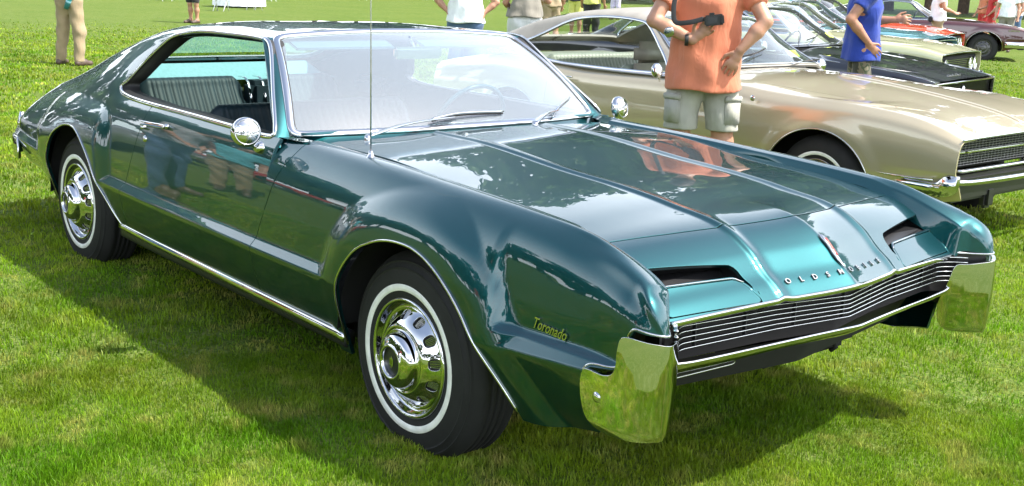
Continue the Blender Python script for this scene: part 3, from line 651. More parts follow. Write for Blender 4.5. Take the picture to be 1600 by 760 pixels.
# wheels ------------------------------------------------------------------------------
def make_wheel(x,sg,zc=.345,yf=.925,steer=0):
    W=bpy.data.objects.new('wheel',None); COL.objects.link(W); W.parent=CAR; W.location=(x,sg*yf,zc)
    W.rotation_euler=(0,0,steer)
    R0=.347
    tp=[(.190,-.015),(.205,.0),(.225,.006),(.255,.008),(.285,.004),(.300,.0005),(.304,.003),(.308,-.001),(.322,-.010),(.326,-.008),(.330,-.016),(.334,-.020),(.347,-.036),(.354,-.052),(R0,-.075),(R0,-.150),(.354,-.170),(.345,-.188),(.325,-.205),(.285,-.222),(.20,-.21)]
    lathe('tyre',cattmull(tp,4),RUBBER,W,96,'y',(0,0,0),sg)
    bm=bmesh.new(); tr=[]   # tread blocks as shallow ribs
    for h in (-.062,-.088,-.113,-.138,-.163):
        lathe('tread_rib',[(R0-.004,h-.009),(R0+.0035,h-.007),(R0+.0035,h+.007),(R0-.004,h+.009)],RUBBER,W,96,'y',(0,0,0),sg)
    lathe('whitewall',[(.2260,.0060),(.2270,.0084),(.235,.0098),(.2480,.0104),(.2495,.0083)],WHITEW,W,96,'y',(0,0,0),sg)
    # wheel cover with slots
    prof=cattmull([(.207,-.012),(.204,.004),(.198,.0095),(.191,.007),(.186,-.004),(.179,-.016),(.170,-.018),(.160,-.010),(.145,.006),(.128,.022),(.115,.031),(.110,.031),(.104,.028),(.098,.033),(.093,.048),(.086,.060),(.074,.068),(.062,.073),(.056,.077),(.051,.076),(.047,.068),(.046,.062)],5)
    n=180; th=np.linspace(0,2*math.pi,n+1); G=np.stack([np.stack([r*np.cos(th),np.full(n+1,sg*h),r*np.sin(th)],1) for r,h in prof],0)
    S=Surf(G,flip=(sg<0)); rr=np.repeat(prof[:,0][:,None],n+1,1); S.attr('r',rr).attr('th',np.broadcast_to(th,rr.shape))
    ns=12
    def slot(V,A):
        a=(A['th']*ns/(2*math.pi)+.25)%1-.5; u=a*2*math.pi/ns*.145/.0205; v=(A['r']-.1480)/.0150
        return 1-(np.abs(u)**2.6+np.abs(v)**2.6)
    S=S.clip(slot); me=S.build('wheel_cover',CHROME,W,.012)
    lathe('slot_backing',[(.172,-.034),(.12,.006)],BLACKP,W,64,'y',(0,0,0),sg)
    bm=bmesh.new()
    for i in range(ns):
        a0=(i+.25)*2*math.pi/ns
        for k in (-2,-1,0,1,2):
            a=a0+k*.0052/.145*1.05; c0=Vector((math.cos(a),0,math.sin(a))); 
            p1=c0*.130+Vector((0,sg*.006,0)); p2=c0*.164+Vector((0,sg*-.022,0)); d=(p2-p1); m=(p1+p2)/2
            rot=d.to_track_quat('X','Y').to_matrix(); box(bm,m,(d.length,.002,.003),rot)
    obj('slot_louvres',bm,STEEL,W,False)['kind']='stuff'
    cap=lathe('centre_cap',[(0,.0655),(.030,.0650),(.046,.062)],BLACKP,W,48,'y',(0,0,0),sg)
    bm=bmesh.new(); y=sg*.0675
    for dx,h in ((-.007,.017),(0,.026),(.007,.017)): box(bm,(dx,y,0),(.0042,.003,h*1.5))
    for dz in (-.010,.010): box(bm,(0,y,dz),(.018,.003,.0035))
    obj('cap_emblem',bm,CHROME,W,False)
    lathe('brake_drum',[(0,-.05),(.16,-.05),(.165,-.06),(.165,-.16),(.10,-.17)],DARK,W,40,'y',(0,0,0),sg)
    return W
make_wheel(0,-1,.347,.918,math.radians(-.5)); make_wheel(-3.023,-1,.347,.905); make_wheel(0,1,.347,.918,math.radians(-.5)); make_wheel(-3.023,1,.347,.905)
# inner wheel houses, underbody, axles
for x in (0,-3.0):
    for sg in (-1,1):
        P=(ARF if x==0 else ARR); P=P[P[:,1]>np.where(P[:,0]-x>0,.44,.33)]; C_=np.array([x+.03,.35]); Q=C_+(P-C_)*1.10
        G=np.stack([np.stack([P[:,0],np.full(len(P),sg*(.955 if x==0 else .93)),P[:,1]],1),np.stack([Q[:,0],np.full(len(P),sg*.90),Q[:,1]],1),np.stack([Q[:,0],np.full(len(P),sg*.60),Q[:,1]],1)],1)
        Surf(G).build('wheel_house',DARK,CAR,0)
    boxo('suspension',(x-.28,0,.36),(.34,1.36,.24),DARK,CAR,.02) if x<-1 else None; boxo('axle',(x,0,.33),(.12,1.5,.12),DARK,CAR,.02)
boxo('floor_pan',(-1.55,0,.30),(2.15,1.62,.10),DARK,CAR,.03); boxo('engine_bay',(.02,0,.60),(1.2,1.15,.32),DARK,CAR,.05); boxo('trunk_pan',(-3.75,0,.50),(.95,1.45,.32),DARK,CAR,.05)
# tail: end panel, bumper, lamps
yt=np.linspace(-.80,.80,60)
G=np.stack([np.stack([-4.235+.10*(np.abs(yt)/.86)**4,yt*(1-.06*t),.44+.27*t+0*yt],1) for t in np.linspace(0,1,8)],1); Surf(G,flip=True).build('tail_panel',TEAL,CAR,.01)
for sg in (-1,1):
    pb=cattmull([(-3.98,sg*.905),(-4.08,sg*.895),(-4.16,sg*.87),(-4.215,sg*.82),(-4.245,sg*.74),(-4.25,sg*.5),(-4.26,0)],8)
    for (z0,r) in ((.50,.050),): sweep('rear_bumper',np.c_[pb,np.full(len(pb),z0)],rrect(.020,.13,.009),CHROME,CAR,up=(0,0,1))
    sweep('tail_lamp_bezel',[(-4.232,sg*.818,.565),(-4.242,sg*.806,.62),(-4.236,sg*.792,.675)],rrect(.035,.03,.01),CHROME,CAR,up=(1,0,0))
    sweep('ledge_strip',on_side([(-4.17,.60),(-4.0,.598),(-3.8,.592),(-3.6,.586),(-3.46,.580)],RS,-.004,sg),rrect(.006,.010,.002),TEAL,CAR,up=(0,sg,0))
# rear window
RG=RS.clip(lambda V,A:11.0-A['t']); V2=np.vstack([RG.mirror().V,RG.V])
Rg=Surf.__new__(Surf); Rg.V=V2; Rg.N=np.vstack([RG.mirror().N,RG.N]); Rg.F=RG.mirror().F+[tuple(i+len(RG.V) for i in f) for f in RG.F]; Rg.A={}
gl=Rg.clip(lambda V,A:sdist(RWP,V[:,:2])); gl.V=gl.V-gl.N*.006; gl.build('rear_window',glass('tinted_glass',(.62,.80,.72)),CAR,0)
rz=[]
for x,y in RWP:
    i=np.argmin((Rg.V[:,0]-x)**2+(Rg.V[:,1]-y)**2); rz.append((x,y,Rg.V[i,2]+.003))
rz=np.array(rz); rz[:,2]=gsm(np.r_[rz[-9:,2],rz[:,2],rz[:9,2]][:,None],2)[9:-9,0]
sweep('rear_window_moulding',rz,rrect(.026,.012,.004),CHROME,CAR,closed=True,ups=[(-.3,0,1)]*len(rz))
# interior ---------------------------------------------------------------------------
def tufted(name,y0,y1,xt,zt,xb,zb,thick,material,ribs=.042,top=.05,parent=CAR,pleat0=None,pleat1=None):
    """seat back: pleated front face with a rolled top"""
    ys=np.linspace(y0,y1,max(30,int((y1-y0)/.006))); prof=cattmull([(xb,zb),(xb*.5+xt*.5+.01,zb*.5+zt*.5),(xt+.012,zt-.05),(xt-.012,zt-.006),(xt-.045,zt+.004),(xt-.08,zt-.012),(xt-thick,zt-.09),(xt-thick-.02,zb)],7)
    nrm=np.gradient(prof,axis=0); nrm=np.stack([nrm[:,1],-nrm[:,0]],1); nrm/=np.linalg.norm(nrm,axis=1)[:,None]
    k=np.abs(np.sin((ys-y0)/ribs*math.pi))**.6; edge=np.minimum(ys-y0,y1-ys); ef=np.sqrt(np.clip(edge/.05,0,1))
    pl=((edge>.07)&((ys>(pleat0 or -9))&(ys<(pleat1 or 9)))).astype(float)
    fade=np.exp(-np.maximum(prof[:,0]*-1+xt-.0,0)/.02)[:,None]
    G=np.zeros((len(prof),len(ys),3)); dep=(k*.009*pl)[None,:]*fade-.030*(1-ef)[None,:]
    G[:,:,0]=prof[:,0:1]+nrm[:,0:1]*dep; G[:,:,2]=prof[:,1:2]+nrm[:,1:2]*dep-.035*(1-ef)[None,:]*(prof[:,1:2]>zt-.12); G[:,:,1]=ys
    return Surf(G,flip=False).build(name,material,parent,.01)
tufted('rear_seat_back',-.60,.0,-2.93,.985,-2.70,.50,.10,VINYLT); tufted('rear_seat_back',.17,.62,-2.93,.985,-2.70,.50,.10,VINYLT)
boxo('armrest',(-2.90,.085,.86),(.13,.155,.22),VINYLT,CAR,.03)
for y in (-.004,.085,.172): sweep('armrest_trim',[(-2.97,y,.985),(-2.90,y,.985),(-2.86,y,.96),(-2.80,y,.80)],rrect(.014,.006,.002),CHROME,CAR,up=(1,0,.4))
boxo('rear_seat_cushion',(-2.50,0,.50),(.55,1.26,.20),VINYLT,CAR,.06)
G=np.array([[(-2.98,y,.965),(-3.08,y*.95,.972),(-3.19,y*.87,1.045)] for y in np.linspace(-.64,.64,12)],float); Surf(G,flip=True).build('parcel_shelf',SHELFT,CAR,0)
tufted('front_seat_back',-.57,.57,-2.13,.930,-1.93,.50,.13,VINYLT); boxo('front_seat_cushion',(-1.66,0,.50),(.56,1.18,.20),VINYLT,CAR,.06)
for sg in (-1,1):
    G=np.array([[(x,sg*(.845-.03*t),.955-.50*t) for t in (0,.15,.5,1)] for x in np.linspace(-2.75,-1.0,8)],float); Surf(G,flip=(sg>0)).build('inner_door_panel',VINYLT,CAR,0)
    boxo('door_sill_top',(-1.72,sg*.862,.951),(1.50,.035,.010),VINYLT,CAR,.004)
    boxo('rear_side_trim',(-2.78,sg*.76,.93),(.30,.09,.10),VINYLT,CAR,.03)
# headliner : inner skin under the roof
hl=QS.clip(lambda V,A:9.6-A['t']); hl=hl.clip(lambda V,A:-2.52-V[:,0]); 
HLM=mat('headliner_cloth',(.10,.17,.18),.95,noise=(30,.1))
for mm in (0,1):
    h2=hl if mm else hl.mirror(); h2=h2.copy(); h2.V=h2.V-h2.N*.03; h2.N=-h2.N; h2.F=[f[::-1] for f in h2.F]; h2.build('headliner',HLM,CAR,0)
G=np.stack([np.stack([-.90-.20*t+0*yy2,yy2,.965-.02*t-.16*t**3+.012*np.exp(-((yy2-.38)/.25)**2)*(t>.3)],1) for yy2 in [np.linspace(-.78,.78,40)] for t in np.linspace(0,1.15,9)],1)
Surf(G,flip=True).build('dashboard',mat('dash_vinyl',(.02,.10,.12),.55),CAR,.01)
boxo('instrument_panel',(-1.13,0,.79),(.10,1.5,.20),BLACKP,CAR,.02)
ca=np.array((-1.36,.38,.90)); nd=Vector((-.90,0,.42)).normalized(); qq=nd.to_track_quat('Z','Y').to_matrix()
SW=sweep('steering_wheel',[tuple(Vector(ca)+qq@Vector((.20*math.cos(a),.20*math.sin(a),0))) for a in np.linspace(0,2*math.pi,48,endpoint=False)],circ(.011,8),mat('wheel_rim_teal',(.01,.07,.08),.3),CAR,closed=True,ups=[tuple(nd)]*48)
for a in (0.0,math.pi): sweep('wheel_spoke',[tuple(ca-np.array(nd)*.03),tuple(Vector(ca)+qq@Vector((.19*math.sin(a+1.57),.19*math.cos(a+1.57)*.2,-.005)))],rrect(.03,.008,.003),STEEL,SW,up=tuple(nd))
sweep('steering_column',[tuple(ca-np.array(nd)*.02),(-1.05,.38,.74)],circ(.03,12),BLACKP,CAR,up=(0,1,0))
boxo('rear_view_mirror',(-1.26,0,1.245),(.03,.26,.055),CHROME,CAR,.012); sweep('mirror_stem',[(-1.28,0,1.26),(-1.33,0,1.31)],circ(.006,8),CHROME,CAR,up=(0,1,0))
for sg in (-1,1): boxo('sun_visor',(-1.39,sg*.33,1.285),(.14,.50,.012),HLM,CAR,.005,Matrix.Rotation(.35,3,'Y'))
# lettering and badges --------------------------------------------------------------------
def text(name,s,size,loc,xdir,ydir,material,parent,shear=0,extr=.0015,space=1,bold=0,align='LEFT',xs=1):
    cu=bpy.data.curves.new(name,'FONT'); cu.body=s; cu.size=size; cu.shear=shear; cu.extrude=extr; cu.space_character=space; cu.offset=bold; cu.align_x=align; cu.resolution_u=3
    o=bpy.data.objects.new(name,cu); COL.objects.link(o); o.parent=parent
    X_=Vector(xdir).normalized(); Z_=X_.cross(Vector(ydir)).normalized(); Y_=Z_.cross(X_); m=Matrix((X_,Y_,Z_)).transposed().to_4x4(); m.translation=Vector(loc); me=bpy.data.meshes.new_from_object(o); bpy.data.objects.remove(o); me.name=name; o=bpy.data.objects.new(name,me); COL.objects.link(o); o.parent=parent; o.matrix_local=m@Matrix.Diagonal((xs,1,1,1))
    me.materials.clear(); me.materials.append(material); return o
SCR=mat('script_metal',(.62,.59,.46),.22,1)
p0=on_side([(.610,.618)],FS,.004,-1)[0]; p1=on_side([(.77,.607)],FS,.004,-1)[0]; pu=on_side([(.61,.66)],FS,.004,-1)[0]
text('fender_script','Toronado',.047,tuple(p0),p1-p0,pu-p0,SCR,CAR,shear=.38,extr=.0018,bold=.0004,xs=.70)
for i,ch in enumerate('OLDSMOBILE'):
    y=-.243+.0535*i; x=float(xlip(np.array(y)))-.028; z=float(zhood(np.array([x]),np.array([y]))[0])
    if abs(y)<.02: y+=.0
    dx=.01; zt_=float(zhood(np.array([x-dx]),np.array([y]))[0]); sl_=(float(xlip(np.array(y+.01)))-float(xlip(np.array(y-.01))))/.02
    text('hood_letter',ch,.026,(x,y,z+.004),(sl_,1,0),(-dx,0,zt_-z),STEEL,CAR,extr=.0022,bold=.0004,align='CENTER')
# tall badge on the nose crease
bx=np.linspace(.915,1.020,14); bz=zhood(bx,np.zeros(14))+.007; pr=np.stack([bx,np.zeros(14),bz],1)
bd=sweep('nose_badge',pr,[(-.010,-.006),(-.012,.003),(-.006,.007),(.006,.007),(.012,.003),(.010,-.006)],CHROME,CAR,scale=[.3,.55,.8,.88,.84,.76,.72,.76,.8,.72,.6,.44,.28,.12])
sweep('badge_inlay',pr[3:10]+[0,0,.0085],[(-.004,-.001),(-.004,.001),(.004,.001),(.004,-.001)],mat('badge_red',(.28,.03,.02),.3),bd)
boxo('hood_washer_nozzle',(-.62,-.22,.975),(.02,.02,.008),CHROME,CAR,.003)
# ------------------------------------------------------------------ the other cars on the lawn
def arch_poly(x0,r,rz,zc=.34): 
    a=np.linspace(-.35,math.pi+.25,50); return np.stack([x0+r*np.cos(a[::-1])*1.0,zc+rz*np.sin(a[::-1])],1)
def wheel2(parent,x,sg,y,white=True,R0=.34,cover=CHROME):
    W=bpy.data.objects.new('wheel',None); COL.objects.link(W); W.parent=parent; W.location=(x,sg*y,R0-.012)
    k=R0/.357
    lathe('tyre',cattmull([(.19*k,-.012),(.22*k,.004),(.27*k,.006),(.32*k,-.010),(.347*k,-.035),(R0,-.065),(R0,-.15),(.345*k,-.185),(.28*k,-.21),(.2*k,-.2)],3),RUBBER,W,56,'y',(0,0,0),sg)
    if white: lathe('whitewall',[(.226*k,.005),(.232*k,.0085),(.248*k,.0088),(.251*k,.006)],WHITEW,W,56,'y',(0,0,0),sg)
    lathe('wheel_cover',cattmull([(.203*k,-.01),(.198*k,.006),(.186*k,.0),(.172*k,-.014),(.14*k,.0),(.11*k,.016),(.09*k,.012),(.075*k,.02),(.05*k,.034),(0,.036)],4),cover,W,56,'y',(0,0,0),sg)
    bm=bmesh.new()
    for i in range(10):
        a=i*math.pi/5; box(bm,(.145*k*math.cos(a),sg*.0,.145*k*math.sin(a)),(.03,.010,.030),Matrix.Rotation(-a,3,'Y'))
    obj('cover_slots',bm,BLACKP,W,False)['kind']='stuff'
    return W
def poly_clip(P): return lambda V,A: sdist(P,V[:,[0,2]])
def coupe(name,label,col,loc,rz,S,group='show cars parked side by side on the lawn'):
    R=thing(name,label,'car',loc,rz,group)
    dx=S.get('dx',.03); L0,L1=S['x0'],S['x1']; xs=np.concatenate([np.arange(L0,L1-.06,dx),np.linspace(L1-.06,L1,8)]); g=lambda k,x=xs: pchip([p[0] for p in S[k]],[p[1] for p in S[k]],np.asarray(x,float))
    W=g('W'); zt=g('zt'); zc=g('zc'); n=len(xs); zb=g('zb') if 'zb' in S else np.full(n,.22); cz=S.get('crease',.56); inn=S.get('inset',.10); P=np.zeros((n,11,2))
    ins=g('ins') if 'ins' in S else np.full(n,inn)
    P[:,0]=np.stack([W-.10,zb],1); P[:,1]=np.stack([W-.045,zb+.10],1); P[:,2]=np.stack([W-.012,np.maximum(cz-.13,zb+.15)],1); P[:,3]=np.stack([W,np.full(n,cz)],1)
    P[:,4]=np.stack([W-.012,cz+(zt-cz)*.50],1); P[:,5]=np.stack([W-.012-ins*.30,cz+(zt-cz)*.84],1); P[:,6]=np.stack([W-ins,zt],1); P[:,7]=np.stack([W-ins-.07,zt+.004+.15*(zc-zt)],1)
    P[:,8]=np.stack([W*.62,zt+(zc-zt)*.55],1); P[:,9]=np.stack([W*.30,zt+(zc-zt)*.93],1); P[:,10]=np.stack([W*0,zc],1)
    G=section_spline(P,S.get('sharp',[3,6]),8,.10); w=G[...,0]; z=G[...,1]; w[:,-1]=0; X=np.repeat(xs[:,None],w.shape[1],1)
    wb=S.get('wb',3.02); AF=arch_poly(.015,.40,.375); AR=arch_poly(-wb+.015,.40,.35)
    for AP in (AF,AR):
        d=polydist(AP,np.stack([X.ravel(),z.ravel()],1)).reshape(w.shape); f=(W[:,None]+.004)-3.0*np.maximum(d-.02,0)**2-.28*np.maximum(.5-z,0)-.5*np.maximum(z-.68,0)**1.6
        w=np.where((z<.9)&(w>.5),smax(w,f,.02),w)
    B=Surf(np.stack([X,w,z],-1),flip=True); B.attr('t',np.broadcast_to(np.arange(w.shape[1])/8,w.shape))
    B=B.clip(lambda V,A:np.where(V[:,1]>.4,-sdist(AF,V[:,[0,2]]),-1)).clip(lambda V,A:np.where(V[:,1]>.4,-sdist(AR,V[:,[0,2]]),-1))
    cx0,cx1=S['cabin']      # rear glass foot, windscreen foot
    cab=np.array([(cx0,-.9),(cx1,-.9),(cx1+.10,-.4),(cx1+.13,0),(cx1+.10,.4),(cx1,.9),(cx0,.9)]); wsill=S.get('sillw',.86)
    B=B.clip(lambda V,A: np.where(A['t']>6.0,-np.maximum(sdist(cab,V[:,:2]),V[:,1]-wsill),-1))
    dr,df=S['door']; hs=S['hoodw']
    lines=[lambda V:V[:,0]-dr-(.10*(V[:,2]-.6)),lambda V:V[:,0]-df-(.04*(V[:,2]-.6))]
    door=B.clip(lambda V,A:A['t']-6.6).clip(lambda V,A:-(lines[0](V)-.003)).clip(lambda V,A:lines[1](V)+.003)
    rear=B.clip(lambda V,A:np.where(A['t']<6.6,lines[0](V)+.003,V[:,0]-(cx0+cx1)/2)); fr=B.clip(lambda V,A:np.where(A['t']<6.6,-(lines[1](V)-.003),(cx0+cx1)/2-V[:,0]))
    hood=fr.clip(lambda V,A:V[:,1]-hs+.003).clip(lambda V,A:6.05-A['t']); fen=fr.clip(lambda V,A:hs-V[:,1]+.0-np.where(A['t']<6.05,9,0))
    deck=rear.clip(lambda V,A:V[:,1]-hs+.003).clip(lambda V,A:6.05-A['t']); qp=rear.clip(lambda V,A:hs-V[:,1]-np.where(A['t']<6.05,9,0))
    both=[]
    def two(s,nm,m,dep=.012,join=False):
        if not s.F: return None
        if join:
            a=s.mirror(); J=Surf.__new__(Surf); J.V=np.vstack([s.V,a.V]); J.N=np.vstack([s.N,a.N]); J.F=s.F+[tuple(i+len(s.V) for i in f) for f in a.F]; J.A={}
            return J.build(nm,m,R,dep,edge=False)
        o=s.mirror().build(nm,m,R,dep); s.build(nm,m,R,dep); return o
    two(hood,'hood',col,join=True); two(fen,'front_fender',col); two(deck,'trunk_lid',col,join=True); two(qp,'quarter_panel',col); dN=two(door,'door',col)
    # greenhouse
    gx=np.arange(cx0,cx1+.001,dx); gg=lambda k: pchip([p[0] for p in S[k]],[p[1] for p in S[k]],gx)
    zs=gg('sill'); rw=gg('railw'); rz_=gg('railz'); cc=gg('roofz'); n=len(gx); P=np.zeros((n,9,2)); sw=np.full(n,wsill) if 'sw' not in S else gg('sw')
    for k,q in enumerate((0,.33,.66,1)): P[:,k]=np.stack([sw+(rw-sw)*q+.012*math.sin(math.pi*q),zs+(rz_-zs)*q],1)
    for k,(a,b) in enumerate(((.95,.30),(.80,.66),(.55,.88),(.28,.975),(0,1))): P[:,4+k]=np.stack([rw*a,rz_+(cc-rz_)*b],1)
    G=section_spline(P,[],8,.12); w=G[...,0]; z=G[...,1]; w[:,-1]=0; X=np.repeat(gx[:,None],w.shape[1],1)
    X=X+ (1-(w/.8)**2)*S.get('bow',.10)*sstep(S['header']-.15,S['header']+.15,X)*(w<.8)   # windscreen bows forward at the centre
    H=Surf(np.stack([X,w,z],-1),flip=True); H.attr('t',np.broadcast_to(np.arange(w.shape[1])/8,w.shape)).attr('x',np.repeat(gx[:,None],w.shape[1],1))
    WN=resample(cattmull(np.array(S['window']),4,True),110,True); roofm=S.get('roofmat',col); hd=S['header']; rt=S['rearglass']
    side=lambda V,A: np.where(A['t']<3.3,-sdist(WN,V[:,[0,2]]),-1)
    K=H.clip(side)
    ws=lambda V,A: np.maximum(hd+.02-A['x'],np.maximum(3.28-A['t'],A['x']-cx1+.03))
    rg=lambda V,A: np.maximum(A['x']-rt[1],np.maximum(rt[0]-A['x'],3.75-A['t']))
    shell=K.clip(lambda V,A:-ws(V,A)).clip(lambda V,A:-rg(V,A)); two(shell,'roof',roofm,.02)
    two(K.clip(ws),'windscreen',S.get('wsmat',GLASSW),0,join=True); two(K.clip(rg),'rear_window',GLASS,0,join=True)
    if S.get('sideglass'): two(H.clip(lambda V,A: np.where(A['t']<3.3,sdist(WN,V[:,[0,2]]),1)),'side_window',GLASS,0)
    for sg in (-1,1):
        pts=[]
        for x,z in WN:
            d=(H.V[:,0]-x)**2+(H.V[:,2]-z)**2+10*(H.A['t']>3.4); i=np.argmin(d); pts.append((x,sg*(H.V[i,1]+.004),z))
        pts=np.array(pts); pts[:,1]=gsm(np.r_[pts[-6:,1],pts[:,1],pts[:6,1]][:,None],1.5)[6:-6,0]
        sweep('window_moulding',pts,rrect(.020,.008,.003),CHROME,R,closed=True,ups=[(0,sg*.88,.47)]*len(pts))
        q=H.V[(np.abs(H.A['t']-3.28)<.07)&(H.A['x']>hd)]; 
        if len(q)>3:
            q=q[np.argsort(q[:,0])]; q=resample(q,24)+[0,.006,.004]; q=gsm(q,1.2); q[:,1]*=sg; sweep('pillar_moulding',q,rrect(.022,.012,.004),CHROME,R,up=(0,sg*.6,.8))
        # arch trims
        for AP in (AF,AR):
            pp=[]
            for x,z in AP[2:-2]:
                m=B.A['t']<5.5; V=B.V[m]; i=np.argmin((V[:,0]-x)**2+(V[:,2]-z)**2); pp.append((x,sg*(V[i,1]+.002),z))
            pp=np.array(pp); pp[:,1]=gsm(pp[:,1:2],2)[:,0]; sweep('wheel_arch_trim',pp,rrect(.008,.010,.003),CHROME,R,up=(0,sg,0))
        for x in (0,-wb): wheel2(R,x,sg,float(W.max())-.06,S.get('white',True),cover=S.get('cover',CHROME))
        # sill strip
        sx=np.linspace(cx0+.25,cx1-.05,20); sweep('belt_moulding',np.stack([sx,np.full(20,sg*(wsill+.012)),pchip([p[0] for p in S['sill']],[p[1] for p in S['sill']],sx)-.004],1),rrect(.03,.012,.004),S.get('beltmat',CHROME),R)
        px=dr+.16; hp=[(px-.07,sg*(float(g('W',[px])[0])+.004),.835),(px+.0,sg*(float(g('W',[px])[0])+.022),.838),(px+.17,sg*(float(g('W',[px])[0])+.004),.836)]; sweep('door_handle',cattmull(hp,4),rrect(.02,.012,.004),CHROME,R)
        lathe('door_lock',[(0,.008),(.010,.007),(.014,0)],CHROME,R,12,'y',(px-.05,sg*(float(g('W',[px])[0])-.005),.785),sg)
    # windscreen header and foot mouldings
    for (xx,dz) in ((hd+.02,.004),(cx1-.03,.006)):
        m=np.abs(H.A['x']-xx)<dx*.6; V=H.V[m&(H.A['t']>3.28)]; V=V[np.argsort(V[:,1])]; V=resample(np.vstack([V*[1,-1,1],])[::-1],16); V=np.vstack([V,(V*[1,-1,1])[::-1]]); V=resample(V,40)+[0,0,dz]; V=gsm(V,1.5)
        sweep('windscreen_moulding',V,rrect(.022,.012,.004),CHROME,R,up=(.4,0,1))
    # interior
    im=S.get('trim',VINYLT); sb=S.get('sbz',.88)
    tufted('rear_seat_back',-.58,.58,cx0+S.get('rs',.75),sb+.02,cx0+S.get('rs',.75)+.2,.45,.10,im,parent=R); boxo('rear_seat_cushion',(cx0+S.get('rs',.75)+.42,0,.46),(.5,1.2,.18),im,R,.05)
    tufted('front_seat_back',-.58,.58,cx0+S.get('rs',.75)+.88,sb,cx0+S.get('rs',.75)+1.05,.45,.12,im,parent=R); boxo('front_seat_cushion',(cx0+S.get('rs',.75)+1.32,0,.46),(.5,1.2,.18),im,R,.05)
    boxo('parcel_shelf',(cx0+S.get('rs',.75)/2,0,sb-.02),(S.get('rs',.75)-.05,1.25,.03),S.get('shelf',im),R,.01)
    boxo('dashboard',(cx1-.22,0,.86),(.30,1.45,.16),S.get('dash',im),R,.05)
    for sg in (-1,1): boxo('inner_door_panel',((cx0+cx1)/2+.25,sg*(wsill-.035),.66),(cx1-cx0-.55,.03,.50),im,R,.01)
    ca=Vector((cx1-.52,.38,.90)); nd=Vector((-.9,0,.42)).normalized(); qq=nd.to_track_quat('Z','Y').to_matrix()
    SWc=sweep('steering_wheel',[tuple(ca+qq@Vector((.20*math.cos(a),.20*math.sin(a),0))) for a in np.linspace(0,2*math.pi,32,endpoint=False)],circ(.011,6),BLACKP,R,closed=True,ups=[tuple(nd)]*32)
    sweep('wheel_spoke',[tuple(ca+qq@Vector((-.19,0,0))),tuple(ca-nd*.03),tuple(ca+qq@Vector((.19,0,0)))],rrect(.03,.008,.002),STEEL,SWc,up=tuple(nd))
    boxo('floor_pan',((L0+L1)/2,0,.34),(L1-L0-.7,1.45,.14),DARK,R,.03); boxo('engine_bay',(cx1+.55,0,.56),(.9,1.1,.36),DARK,R,.03)
    for k in (-.42,.30):
        a=np.array((cx1+.09,k,0)); b=np.array((cx1-.02,k+.42,0))
        def hz(p): 
            d=(H.V[:,0]-p[0])**2+(H.V[:,1]-abs(p[1]))**2; return float(H.V[np.argmin(d),2])
        a[2]=max(hz(a),float(g('zc',[a[0]])[0]))+.012; b[2]=hz(b)+.022; sweep('wiper_arm',[a,(a+b)/2+[0,0,.012],b],rrect(.014,.006,.002),CHROME,R); c=(b-a); sweep('wiper_blade',[a*.45+b*.55+[-.02,-.1,.004],b,b+c*.35],rrect(.007,.012,.002),BLACK,R)
    for sg in (-1,1):
        c=(cx1-.12,sg*1.0,.965); lathe('door_mirror',[(0,.02),(.03,.017),(.05,.005),(.055,-.008),(.05,-.02),(0,-.02)],CHROME,R,24,'y',c,-sg) if False else None
        mo=lathe('door_mirror',[(0,.022),(.03,.018),(.05,.006),(.055,-.006),(.050,-.018),(0,-.018)],CHROME,R,24,'z',(0,0,0)); mo.rotation_euler=(0,math.radians(80),0); mo.location=c; mo.parent=R
        sweep('mirror_arm',[(cx1-.12,sg*.985,.93),(cx1-.14,sg*.95,.885)],circ(.008,8),CHROME,R,up=(1,0,0))
    # nose
    xn=L1; Wn=float(W[-1]); S['nose'](R,xn,Wn,S)
    # tail closing panel and rear bumper
    boxo('tail_panel',(L0+.02,0,(.50+float(zt[0]))/2),(.04,2*float(W[0])-.10,float(zt[0])-.50),col,R,.01)
    pb=cattmull([(L0+.22,-float(W[0])-.03),(L0+.02,-float(W[0])-.01),(L0-.06,-float(W[0])+.1),(L0-.08,0),(L0-.06,float(W[0])-.1),(L0+.02,float(W[0])+.01),(L0+.22,float(W[0])+.03)],6); sweep('rear_bumper',np.c_[pb,np.full(len(pb),.46)],rrect(.03,.14,.012),CHROME,R)
    for sg in (-1,1): boxo('tail_lamp',(L0-.005,sg*(float(W[0])-.20),.66),(.03,.26,.07),mat('tail_lamp_red',(.35,.01,.01),.2,coat=1),R,.01)
    return R,dN
def front_bumper(R,pts,z,h,th=.03,m=CHROME,name='front_bumper'):
    P=cattmull(pts+[(x,-y) for x,y in pts[::-1][1:]],6); P=np.c_[P,np.full(len(P),z)]; return sweep(name,P,rrect(th,h,min(th,h)*.4),m,R)
GOLD=paint('gold_paint',(.50,.425,.275),.60,.34); BLK=paint('black_paint',(.004,.004,.005),.0,.3); CREAM=paint('cream_paint',(.50,.50,.30),.1,.4); ORNG=paint('orange_paint',(.75,.07,.012),.1,.4)
SKYB=paint('pale_blue_paint',(.10,.26,.30),.2,.4); MAROON=paint('maroon_paint',(.045,.001,.002),.1,.35); GREENP=paint('green_paint',(.03,.30,.05),.1,.4); REDP=paint('red_paint',(.45,.006,.010),.1,.35); SILVER=paint('silver_paint',(.45,.45,.46),.6,.35)
VROOF=mat('grey_vinyl_roof',(.25,.235,.205),.6,bump=(500,.4,.0008),noise=(8,.1)); BEIGE=mat('beige_vinyl',(.22,.19,.145),.5,noise=(10,.12)); TANS=mat('sage_vinyl',(.20,.22,.17),.45,noise=(10,.1)); SILL=mat('anodised_trim',(.42,.42,.50),.35,.6)
